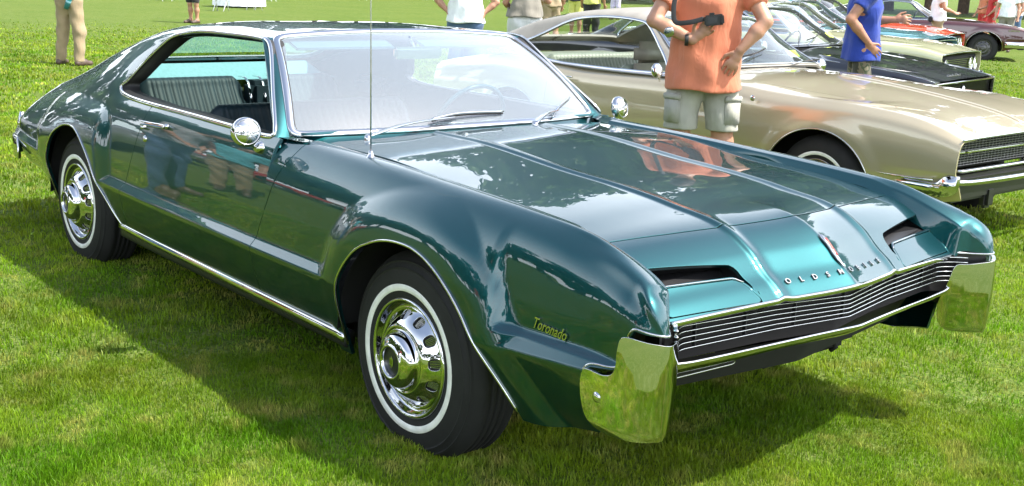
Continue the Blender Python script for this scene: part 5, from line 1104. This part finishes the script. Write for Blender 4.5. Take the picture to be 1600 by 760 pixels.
SKIN=mat('skin',(.42,.22,.14),.5,noise=(14,.12)); SKIND=mat('skin_tanned',(.36,.18,.11),.5,noise=(14,.12)); HAIR=mat('brown_hair',(.05,.03,.02),.6,bump=(90,.6,.004)); SHOE=mat('shoe_leather',(.09,.06,.045),.5); EYE=mat('eye',(.05,.04,.035),.2)
for _m in (SKIN,SKIND): _m.node_tree.nodes['Principled BSDF'].inputs['Subsurface Weight'].default_value=.12; _m.node_tree.nodes['Principled BSDF'].inputs['Subsurface Radius'].default_value=(.02,.008,.004)
DEF=dict(hipL=(-.095,0,.92),hipR=(.095,0,.92),kneeL=(-.11,.01,.50),kneeR=(.11,.01,.50),ankL=(-.115,-.02,.085),ankR=(.115,-.02,.085),toeL=(-.135,.15,.035),toeR=(.135,.15,.035),
  pel=(0,0,.98),waist=(0,.0,1.10),chest=(0,.0,1.30),neck=(0,-.01,1.50),head=(0,.015,1.64),shL=(-.185,0,1.43),shR=(.185,0,1.43),elL=(-.27,-.02,1.15),elR=(.27,-.02,1.15),wrL=(-.28,.10,.92),wrR=(.28,.10,.92),hdL=None,hdR=None,fat=1.0)
def person(label,loc,rz,top,bottom,pose={},sleeve=.55,leg='long',scale=1.0,h=.012,skin=SKIN,hem=.90,hair=HAIR,group='people walking round the show',curl=.6,showfeet=True):
    """local frame: faces +y, left is -x"""
    R=thing('person',label,'person',(loc[0],loc[1],.045),rz,group); R.scale=(scale,)*3
    p={**DEF,**pose}; A={k:np.array(v,float) for k,v in p.items() if isinstance(v,tuple)}; ft=p['fat']; Y=(0,1,0)
    def hand(sd):
        w_=A['wr'+sd]; e=A['el'+sd]; d=(w_-e)/np.linalg.norm(w_-e); hd=p.get('hd'+sd); d=np.array(hd,float)/np.linalg.norm(hd) if hd is not None else d
        pn=np.array(p.get('palm'+sd,(0,1,0)),float); pn=pn-d*(pn@d); pn/=np.linalg.norm(pn)+1e-9; sdv=np.cross(d,pn)
        if p.get('thumb'+sd,1)<0: sdv=-sdv
        c=p.get('curl'+sd,curl); out=[(w_,w_+d*.045,.027,.030,(pn,1.5)),(w_+d*.04,w_+d*.085,.032,.036,(pn,2.2))]
        for i,(o,l) in enumerate(((.033,.072),(.011,.080),(-.011,.075),(-.033,.058))):
            b0=w_+d*.085+sdv*o; d1=d*math.cos(c*.5)+pn*math.sin(c*.5)+sdv*o*4.5; d2=d*math.cos(c*1.3)+pn*math.sin(c*1.3); d3=d*math.cos(c*2)+pn*math.sin(c*2)
            b1=b0+d1*l*.45; b2=b1+d2*l*.32; b3=b2+d3*l*.26; out+=[(b0,b1,.0100,.0090,None),(b1,b2,.0090,.0080,None),(b2,b3,.0080,.0070,None)]
        t0=w_+d*.03+sdv*.028; t1=t0+d*.032+sdv*.030+pn*.012; t2=t1+d*.035+sdv*.008+pn*.010; out+=[(t0,t1,.014,.0115,None),(t1,t2,.0115,.009,None)]
        return out
    legs=[]
    for s in 'LR':
        legs+= [(A['hip'+s],A['knee'+s],.088*ft,.060*ft,None),(A['knee'+s],A['knee'+s]*.6+A['ank'+s]*.4+[0,-.012,0],.056,.060*ft,None),(A['knee'+s]*.6+A['ank'+s]*.4+[0,-.012,0],A['ank'+s],.060*ft,.036,None),(A['ank'+s],A['toe'+s],.036,.028,None),(A['ank'+s],A['ank'+s]+[0,-.045,-.045],.034,.028,None)]
    torso=[(A['pel'],A['waist'],.150*ft,.135*ft,(Y,1.35)),(A['waist'],A['chest'],.135*ft,.165,(Y,1.45)),(A['chest'],A['neck']-[0,0,.06],.165,.085,(Y,1.35)),(A['hipL'],A['hipR'],.10*ft,.10*ft,None),(A['shL'],A['shR'],.062,.062,None),(A['neck']-[0,0,.05],A['head']-[0,.01,.06],.058,.052,None)]
    arms=[]
    for s in 'LR': arms+=[(A['sh'+s],A['el'+s],.054,.042,None),(A['el'+s],A['el'+s]*.65+A['wr'+s]*.35,.041,.044,None),(A['el'+s]*.65+A['wr'+s]*.35,A['wr'+s],.044,.027,None)]
    hd=A['head']; headp=[(hd+[0,-.012,.035],hd+[0,-.012,.0],.092,.088,((1,0,0),1.16)),(hd+[0,.02,-.02],hd+[0,.035,-.075],.066,.040,((1,0,0),1.15)),(hd+[0,.088,.005],hd+[0,.104,-.028],.009,.014,None),(hd+[-.078,-.01,.01],hd+[-.078,-.012,-.025],.014,.010,((1,0,0),2)),(hd+[.078,-.01,.01],hd+[.078,-.012,-.025],.014,.010,((1,0,0),2)),
        (hd+[-.018,.088,-.058],hd+[.018,.088,-.058],.008,.008,None),(hd+[-.04,.078,.030],hd+[.04,.078,.030],.012,.012,None)]
    hands=hand('L')+hand('R')
    def field(parts,k,infl=0):
        def f(P):
            d=None
            for a,b,ra,rb,sq in parts:
                c=cone_sdf(P,a,b,ra+infl,rb+infl,sq); d=c if d is None else smin(d,c,k)
            return d
        return f
    b1_=field(legs+torso,.045); b2_=field(arms,.012); big=lambda P:smin(b1_(P),b2_(P),.03); hf=field(headp,.025); hn=field(hands,.003); allp=legs+torso+arms+hands+headp
    P0=np.array([q[0] for q in allp]+[q[1] for q in allp]); lo=P0.min(0)-.20; hi=P0.max(0)+.20; lo[2]=-.02
    grow('body',lambda P:smin(smin(big(P),hf(P),.03),hn(P),.010),lo,hi,h,skin,R,1 if h<.010 else 1)
    # shirt
    sl=[]
    for s in 'LR':
        e=A['sh'+s]+(A['el'+s]-A['sh'+s])*sleeve; sl.append((A['sh'+s],e,.070,.066 if sleeve<.95 else .058,None))
        if sleeve>=.95: sl.append((A['el'+s],A['wr'+s]*.92+A['el'+s]*.08,.056,.042,None))
    hemz=hem; tp=[(np.array([A['pel'][0],A['pel'][1],hemz-.05]),A['waist'],.228*max(ft,.93),.188*max(ft,.93),(Y,1.22)),(A['waist'],A['chest'],.182*ft,.190,(Y,1.32)),(A['chest'],A['neck']-[0,0,.075],.190,.085,(Y,1.30)),(A['shL'],A['shR'],.078,.078,None)]
    fs=field(tp+sl,.05); rs=np.random.default_rng(int(abs(loc[0]*97+loc[1]*31))); ph=rs.uniform(0,6.28,6)
    def shirt(P):
        d=fs(P); ang=np.arctan2(P[:,0],P[:,1]); fo=.007*np.sin(ang*7+ph[0]+P[:,2]*5)+.008*np.sin(ang*4+ph[1]-P[:,2]*13)*np.exp(-((P[:,2]-1.1)/.22)**2)+.004*np.sin(P[:,2]*34+P[:,0]*22+ph[2])
        d=d+fo*np.clip((A['chest'][2]+.12-P[:,2])*4,0.15,1); d=np.maximum(d,hemz+.008*np.sin(ang*3+ph[3])-P[:,2])
        for s in 'LR':   # open the sleeve end
            a=A['sh'+s]; u=A['el'+s]-a; l=np.linalg.norm(u); u=u/l
            if sleeve<.95:
                e=a+u*l*sleeve; t=(P-e)@u; near=np.linalg.norm(P-e-np.outer(t,u),axis=1)<.11; d=np.where(near&(t>-.03)&(t<.16),np.maximum(d,t),d)
        return d
    b0=np.array([c for q in tp+sl for c in (q[0],q[1])]); grow('shirt',shirt,b0.min(0)-.27,b0.max(0)+.27,max(h,.010),top,R,1)
    collar=[(A['neck']+[.062*math.cos(a),.055*math.sin(a),-.035+.012*math.sin(a)]) for a in np.linspace(0,2*math.pi,20,endpoint=False)]; sweep('collar',collar,circ(.008,6),top,R,closed=True,up=(0,0,1))
    # trousers / shorts
    lp=[]
    for s in 'LR':
        k_,an=A['knee'+s],A['ank'+s]; hp_=A['hip'+s]
        if leg=='long': lp+=[(hp_,k_,.112*ft,.090*ft,None),(k_,an+[0,0,.0],.090*ft,.072,None)]; zb_=.055
        else: lp+=[(hp_+(hp_-k_)*.0,k_+(hp_-k_)*.02,.104*ft,.094*ft,None)]; zb_=float(k_[2])+p.get('shortz',.03)
    lp+=[(A['hipL'],A['hipR'],.118*ft,.118*ft,None),(A['pel'],A['pel']+[0,0,.04],.150*ft,.145*ft,(Y,1.25))]; fl_=field(lp,.040 if leg=='long' else .018)
    def trous(P):
        d=fl_(P); an_=np.arctan2(P[:,0],P[:,1]); d=d+.005*np.sin(P[:,2]*26+P[:,0]*30+ph[4])+.004*np.sin(P[:,2]*11+an_*5+ph[5]); return np.maximum(np.maximum(d,zb_-P[:,2]),P[:,2]-min(1.06,hemz+.03))
    b0=np.array([c for q in lp for c in (q[0],q[1])]); lo2=b0.min(0)-.22; lo2[2]=max(lo2[2],.0); grow('trousers' if leg=='long' else 'shorts',trous,lo2,b0.max(0)+.22,max(h,.010),bottom,R,1)
    for s in 'LR':
        a,t=A['ank'+s],A['toe'+s]; ff=field([(a+[0,-.05,-.045],t+[0,.015,-.0],.042,.040,((0,0,1),1.0)),(a+[0,-.02,-.03],a*.5+t*.5,.044,.044,None)],.03); sh_=lambda P:np.maximum(ff(P),-.0-P[:,2]+.002)
        q=np.array([a,t]); grow('shoe',sh_,q.min(0)-[.08,.12,.10],q.max(0)+[.08,.09,.04],.012,SHOE,R,1)
    # hair cap, eyes, brows
    hf2=field([(hd+[0,-.022,.045],hd+[0,-.03,.0],.100,.094,((1,0,0),1.12))],.02)
    grow('hair',lambda P:np.maximum(hf2(P),np.maximum((P[:,1]-hd[1]-.035)*.8-(P[:,2]-hd[2]-.045),hd[2]-.055-P[:,2])),hd-.14,hd+.16,.010,hair,R,1)
    for sx in (-.030,.030):
        e=lathe('eye',[(0,.010),(.006,.008),(.010,.003),(.011,0)],EYE,R,12,'y',tuple(hd+[sx,.078,.012]),1)
        sweep('eyebrow',[tuple(hd+[sx-.015,.090,.034]),tuple(hd+[sx,.094,.039]),tuple(hd+[sx+.015,.088,.034])],circ(.0035,6),hair,R)
    return R,A
CORAL=cloth('coral_cotton',(.52,.165,.085)); GREYC=cloth('grey_cargo_cotton',(.33,.325,.275)); BLUEC=cloth('royal_blue_cotton',(.008,.035,.27)); CAMO=cloth('camouflage_cotton',(.10,.09,.06)); KHAKI=cloth('khaki_cotton',(.31,.235,.14)); WHITEC=cloth('white_cotton',(.78,.80,.82)); GREYS=cloth('taupe_cotton',(.20,.185,.15)); DENIM=cloth('blue_denim',(.06,.11,.20)); REDC=cloth('red_cotton',(.45,.02,.02)); LAV=cloth('lavender_cotton',(.50,.45,.60)); YEL=cloth('yellow_cotton',(.55,.55,.14)); BLKC=cloth('black_cotton',(.015,.015,.017)); AQUA=cloth('aqua_cotton',(.10,.38,.42)); PALEG=cloth('pale_grey_cotton',(.62,.64,.62))
# camouflage blotches are printed on the cloth
_N,_L=nodes(CAMO); _b=_N['Principled BSDF']; _tc=_N.new('ShaderNodeTexCoord'); _n=_N.new('ShaderNodeTexNoise'); _n.inputs['Scale'].default_value=11; _n.inputs['Detail'].default_value=2; _L.new(_tc.outputs['Object'],_n.inputs['Vector']); _r=_N.new('ShaderNodeValToRGB'); _r.color_ramp.interpolation='CONSTANT'
for _p,_c in ((.0,(.03,.03,.02,1)),(.45,(.13,.11,.07,1)),(.53,(.05,.065,.03,1)),(.60,(.22,.19,.13,1))):
    _e=_r.color_ramp.elements.new(_p) if _p>0 else _r.color_ramp.elements[0]; _e.position=_p; _e.color=_c
_r.color_ramp.elements[-1].color=(.22,.19,.13,1); _L.new(_n.outputs['Fac'],_r.inputs[0]); _L.new(_r.outputs[0],_b.inputs['Base Color'])
def at(px,py,z=None,y=None):
    """point of the field seen at a pixel of the 1600 px photograph (used once to survey where people stand)"""
    pitch,roll,yaw=-0.19817,0.03774,2.43215; m=cam.matrix_world.to_3x3(); d=m@Vector(((px-800)/1795.25,(320.23-py)/1795.25,-1)); o=cam.matrix_world.translation
    t=(z-o.z)/d.z if z is not None else (y-o.y)/d.y
    return o+d*t
def face(loc,ang): return (float(loc[0]),float(loc[1]),0),math.radians(ang)
# man in coral shirt, back to us, hands behind him; local -x is his left = image left
pz=dict(shL=(-.20,-.01,1.47),shR=(.20,-.01,1.47),elL=(-.315,-.13,1.225),elR=(.325,-.13,1.245),wrL=(-.085,-.195,1.125),wrR=(.190,-.165,1.075),hdL=(.72,-.12,.68),hdR=(-.42,.04,-.9),palmL=(0,-1,.1),palmR=(0,1,0),curlL=.55,curlR=.22,thumbL=-1,thumbR=-1,
  pel=(0,0,1.00),waist=(0,.0,1.13),chest=(0,-.01,1.34),neck=(0,-.01,1.56),head=(0,.02,1.71),hipL=(-.095,0,.93),hipR=(.095,0,.93),kneeL=(-.13,.01,.50),kneeR=(.135,.01,.50),fat=1.03,shortz=.085)
l,r=face((-1.84,2.66),42); MAN,MA=person('man in coral shirt and grey cargo shorts holding a camera behind his back',l,r,CORAL,GREYC,pz,sleeve=.62,leg='short',h=.0065,hem=.825,group=None,scale=1.07)
for sg in (-1,1):  # cargo pockets with flaps, towards the back of each leg
    q=Matrix.Rotation(sg*math.radians(38),3,'Z'); boxo('cargo_pocket',(sg*.178,-.066,.700),(.115,.022,.150),GREYC,MAN,.009,q,True); boxo('pocket_flap',(sg*.181,-.072,.782),(.125,.020,.038),GREYC,MAN,.006,q@Matrix.Rotation(.15,3,'X'),True)
wl=MA['wrL']; sweep('wristband',[tuple(wl+np.array([-.035,.0,0])+np.array([0,.034*math.cos(a),.032*math.sin(a)])) for a in np.linspace(0,6.28,14,endpoint=False)],rrect(.008,.022,.003),BLACK,MAN,closed=True,up=(1,0,0))
CAMM=thing('camera','black compact camera with a lens held in the hand of the man in coral shirt','camera'); 
def world(o,v): bpy.context.view_layer.update(); return o.matrix_world@Vector(v)
CAMM.location=world(MAN,(.025,-.262,1.245)); CAMM.rotation_euler=(0,math.radians(-8),math.radians(42))
boxo('camera_body',(0,0,0),(.115,.045,.065),BLACKP,CAMM,.008); boxo('camera_grip',(.048,-.012,0),(.025,.045,.062),BLACK,CAMM,.008); boxo('screen',(-.01,-.024,0),(.060,.003,.042),mat('camera_screen',(.03,.03,.04),.15),CAMM,.001); lathe('lens',[(.022,0),(.022,.03),(.018,.034),(0,.030)],BLACK,CAMM,20,'y',(-.01,.02,0),1); boxo('flash_hump',(-.01,0,.038),(.035,.03,.014),BLACKP,CAMM,.004)
a0=world(MAN,(-.03,-.262,1.25)); pts=[a0,world(MAN,(-.12,-.262,1.225)),world(MAN,(-.19,-.250,1.225)),world(MAN,(-.205,-.235,1.30)),world(MAN,(-.190,-.205,1.42)),world(MAN,(-.165,-.135,1.535)),world(MAN,(-.14,-.02,1.585)),world(MAN,(-.11,.11,1.54)),world(MAN,(-.06,.165,1.42))]
cr_=cattmull([tuple(v) for v in pts],8); sweep('neck_strap',[tuple(CAMM.matrix_world.inverted()@Vector(p)) if False else tuple(p) for p in cr_],rrect(.030,.004,.001),BLACK,None,up=(.6,-.7,.1))
st=bpy.data.objects['neck_strap']; bpy.context.view_layer.update(); st.parent=CAMM; st.matrix_parent_inverse=CAMM.matrix_world.inverted()
lc=world(MAN,(-.222,-.235,1.165)); lcap=lathe('lens_cap',[(0,.008),(.028,.007),(.033,.002),(.033,-.004),(0,-.005)],STEEL,None,28,'y',(0,0,0),-1); lcap.location=lc; lcap.rotation_euler=(.2,0,math.radians(42)); lcap.parent=CAMM; lcap.matrix_parent_inverse=CAMM.matrix_world.inverted()
# person in blue shirt between gold and black cars
L_=at(1347,60,y=6.45); pb=dict(elR=(.25,-.15,1.20),wrR=(.19,.03,1.0),hdR=(-.2,.6,-.7),palmR=(-1,0,0),curlR=.25,elL=(-.24,.10,1.18),wrL=(-.15,.28,1.20),fat=.88)
l,r=face((L_.x,L_.y),-48); BL,_=person('person in loose royal blue shirt and camouflage shorts, hand on hip, by the black car',l,r,BLUEC,CAMO,pb,leg='short',h=.008,hem=.84,scale=1.06,skin=SKIND)
# man in khakis far left
L_=at(112,107,z=0); pk=dict(ankL=(-.17,-.02,.085),ankR=(.17,-.02,.085),kneeL=(-.14,.01,.50),kneeR=(.15,.01,.50),toeL=(-.22,.13,.035),toeR=(.22,.13,.035),elL=(-.26,.08,1.18),wrL=(-.12,.25,1.22),elR=(.26,.08,1.18),wrR=(.10,.26,1.22))
l,r=face((L_.x,L_.y),30); KM,_=person('man in khaki trousers and white shirt standing alone on the lawn at the far left',l,r,WHITEC,KHAKI,pk,sleeve=.6,h=.011,hem=.985)
bl_=[( .158*math.sin(a),.125*math.cos(a),1.005) for a in np.linspace(0,6.28,24,endpoint=False)]; sweep('belt',bl_,rrect(.006,.038,.002),BLACK,KM,closed=True,up=(0,0,1))
boxo('waist_bag',(-.175,-.04,.98),(.07,.16,.14),BLKC,KM,.03); BT=thing('water_bottle','teal water bottle hanging from the belt of the man in khakis','bottle',tuple(world(KM,(.12,-.155,.93))),0); BT.rotation_euler=(0,.45,r)
lathe('bottle_body',[(0,-.11),(.036,-.108),(.038,-.02),(.036,.06),(.020,.085),(.016,.10),(0,.10)],mat('bottle_teal',(.02,.16,.17),.3),BT,20,'z'); lathe('bottle_label',[(.0385,-.01),(.0395,-.008),(.0395,.018),(.0385,.02)],mat('label_blue',(.25,.50,.60),.5),BT,20,'z')
# white shirt man facing us, hands on hips
pw=dict(elL=(-.38,-.06,1.20),wrL=(-.235,.0,1.06),hdL=(.25,.25,-.9),palmL=(1,0,0),elR=(.38,-.06,1.20),wrR=(.235,.0,1.06),hdR=(-.25,.25,-.9),palmR=(-1,0,0),fat=1.15)
L_=at(728,30,z=1.02); l,r=face((L_.x,L_.y),225); WM,_=person('man in white T-shirt facing the camera with hands on hips behind the teal car roof',l,r,WHITEC,DENIM,pw,h=.011,hem=.93)
# taupe shirt man
L_=at(820,25,z=1.06); pg=dict(elR=(.33,.05,1.22),wrR=(.30,.27,1.22),elL=(-.26,.05,1.18),wrL=(-.16,.24,1.10),fat=1.2); l,r=face((L_.x,L_.y),60); person('man in taupe shirt seen from behind beside the gold car roof',l,r,GREYS,PALEG,pg,h=.011,hem=1.0)
# smaller, further figures
def far(px,py,z,ang,label,top,bot,leg='long',pose={},hem=.92,skin=SKIN,scale=1,sleeve=.5,y=None,hair=HAIR):
    L_=at(px,py,z=z) if y is None else at(px,py,y=y); l,r=face((L_.x,L_.y),ang); return person(label,l,r,top,bot,pose,sleeve=sleeve,leg=leg,h=.016,hem=hem,skin=skin,scale=scale,hair=hair)
walk=dict(kneeL=(-.10,.12,.52),ankL=(-.11,.10,.09),toeL=(-.12,.26,.05),kneeR=(.10,-.02,.50),ankR=(.11,-.20,.12),toeR=(.12,-.06,.05),elL=(-.25,-.10,1.18),wrL=(-.25,.06,1.0),elR=(.25,.08,1.18),wrR=(.20,.26,1.12))
far(862,8,1.0,70,'person in khaki shorts bending next to the man in taupe shirt',KHAKI,KHAKI,'short')
far(900,12,.80,200,'person in black top and yellow shorts behind the gold car roof',BLKC,YEL,'short')
far(925,8,.95,30,'person in yellow shirt standing further back on the lawn',YEL,BLKC)
far(962,8,.60,200,'person in long lavender trousers behind the gold car roof',LAV,LAV)
W7,_=far(1466,24,1.05,310,'person in white T-shirt and khaki shorts walking past the maroon car',WHITEC,KHAKI,'short',walk,y=19.8); 
sweep('bag_strap',[( .17*math.sin(a),.135*math.cos(a),1.0+.04*math.sin(a)) for a in np.linspace(0,6.28,20,endpoint=False)],rrect(.006,.03,.002),BLACK,W7,closed=True,up=(0,0,1)); boxo('waist_bag',(.10,-.17,.95),(.16,.08,.12),BLKC,W7,.02)
far(1553,6,1.05,120,'person in red shirt behind the maroon car hood',REDC,REDC,'short',walk,y=27.5)
far(1576,8,1.10,200,'person in white top and grey shorts chatting behind the maroon car',WHITEC,GREYS,'short',{},y=27.0)
far(1590,6,1.10,150,'person in pale blue shirt at the right edge of the lawn',PALEG,DENIM,'short',{},y=29)
far(1540,2,1.2,150,'person in orange and red clothes standing behind the maroon car windscreen',CORAL,REDC,'short',{},y=30)
far(302,12,.45,200,'person in black skirt standing by the white table',BLKC,BLKC,'short')
# ---- white tables and folding chairs at the top left
def chair(loc,rz,label):
    R=thing('folding_chair',label,'chair',(loc[0],loc[1],.05),rz,'white folding chairs round the tables'); m=mat('white_plastic',(.75,.75,.75),.4)
    boxo('seat',(0,0,.44),(.42,.40,.025),m,R,.008); boxo('backrest',(0,-.20,.76),(.40,.02,.20),m,R,.008)
    for s in (-1,1):
        sweep('leg',[(s*.20,.20,.0),(s*.20,-.21,.86)],circ(.014,6),m,R,up=(1,0,0)); sweep('leg',[(s*.18,-.20,0),(s*.18,.16,.46)],circ(.014,6),m,R,up=(1,0,0))
    return R
def table(loc,label,r=.9):
    R=thing('round_table',label,'table',(loc[0],loc[1],.05),0,'tables under white cloths'); n=96; V=[];F=[]
    prof=[(0,.76),(r*.5,.76),(r*.97,.76),(r,.75),(r*1.01,.70),(r*1.02,.40),(r*1.03,.06)]
    for i,(q,z) in enumerate(prof):
        for k in range(n): a=2*math.pi*k/n; w=.035*math.sin(k*2*math.pi*14/n)*max(0,(.75-z)/.7); V.append(((q+w)*math.cos(a),(q+w)*math.sin(a),z))
    for i in range(len(prof)-1):
        for k in range(n): F.append((i*n+k,i*n+(k+1)%n,(i+1)*n+(k+1)%n,(i+1)*n+k))
    me=me_from('tablecloth',V,F); obj('tablecloth',me,cloth('tablecloth_white',(.80,.80,.86),.9,6,.02),R); lathe('table_leg',[(.04,0),(.04,.74)],STEEL,R,10,'z'); return R
ta=at(372,14,z=0); table((ta.x-.1,ta.y+.1,0),'round table with a long white cloth on the far lawn')
for px,py,ang,lab in ((345,20,40,'white folding chair left of the clothed table'),(398,18,200,'white folding chair right of the clothed table'),(422,4,120,'white folding chair tipped back beyond the clothed table'),(262,4,60,'white folding chair next to the person in black skirt'),(234,2,20,'white folding chair at the very top left of the lawn')):
    c=at(px,py,z=0); chair((c.x,c.y,0),math.radians(ang),lab)
for px,py,lab in ((567,2,'white table leg group beyond the antenna'),(672,2,'white folding chair behind the man in white T-shirt')):
    c=at(px,py,z=0); chair((c.x,c.y,0),1.0,'white folding chair '+('straight above the teal roof' if px<600 else 'left of the man in white T-shirt'))
# ---- behind the camera, seen only as reflections in the paint
SR=dict(BASE); SR.update(nose=nose_plain,dx=.06,white=False,trim=BLACKP)
coupe('parked_car','bright red coupe parked across the lawn',REDP,(-10.9,-7.6,0),math.radians(-20),SR,group='cars on the near side of the lawn')
SR2=dict(SR); coupe('parked_car','silver coupe parked across the lawn',SILVER,(-8.6,-1.2,0),math.radians(62),SR2,group='cars on the near side of the lawn')
pr=dict(elL=(-.30,.10,1.14),wrL=(-.20,.26,1.0),elR=(.30,.10,1.14),wrR=(.20,.26,1.0),neck=(0,.12,1.46),head=(0,.24,1.56),chest=(0,.06,1.28),fat=1.15)
person('man in grey T-shirt and blue jeans leaning to look at the cars',(-4.75,-2.3,0),math.radians(-115),cloth('grey_cotton',(.33,.33,.33)),DENIM,pr,h=.016,group='people walking round the show')
person('person in aqua shirt on the near side of the lawn',(-6.0,-3.5,0),math.radians(-60),AQUA,KHAKI,{},h=.018)
person('person in red shirt on the near side of the lawn',(-1.6,-6.9,0),math.radians(10),REDC,WHITEC,{},h=.018)
# green car whose hood shows at the right edge
SGn=dict(BASE); SGn.update(nose=nose_plain,dx=.08,white=False,trim=BLACKP); c=at(1640,38,z=.85); coupe('parked_car','bright green car whose hood just enters at the right edge',GREENP,(c.x+2.2,c.y+2.0,0),math.radians(200),SGn,group=None)
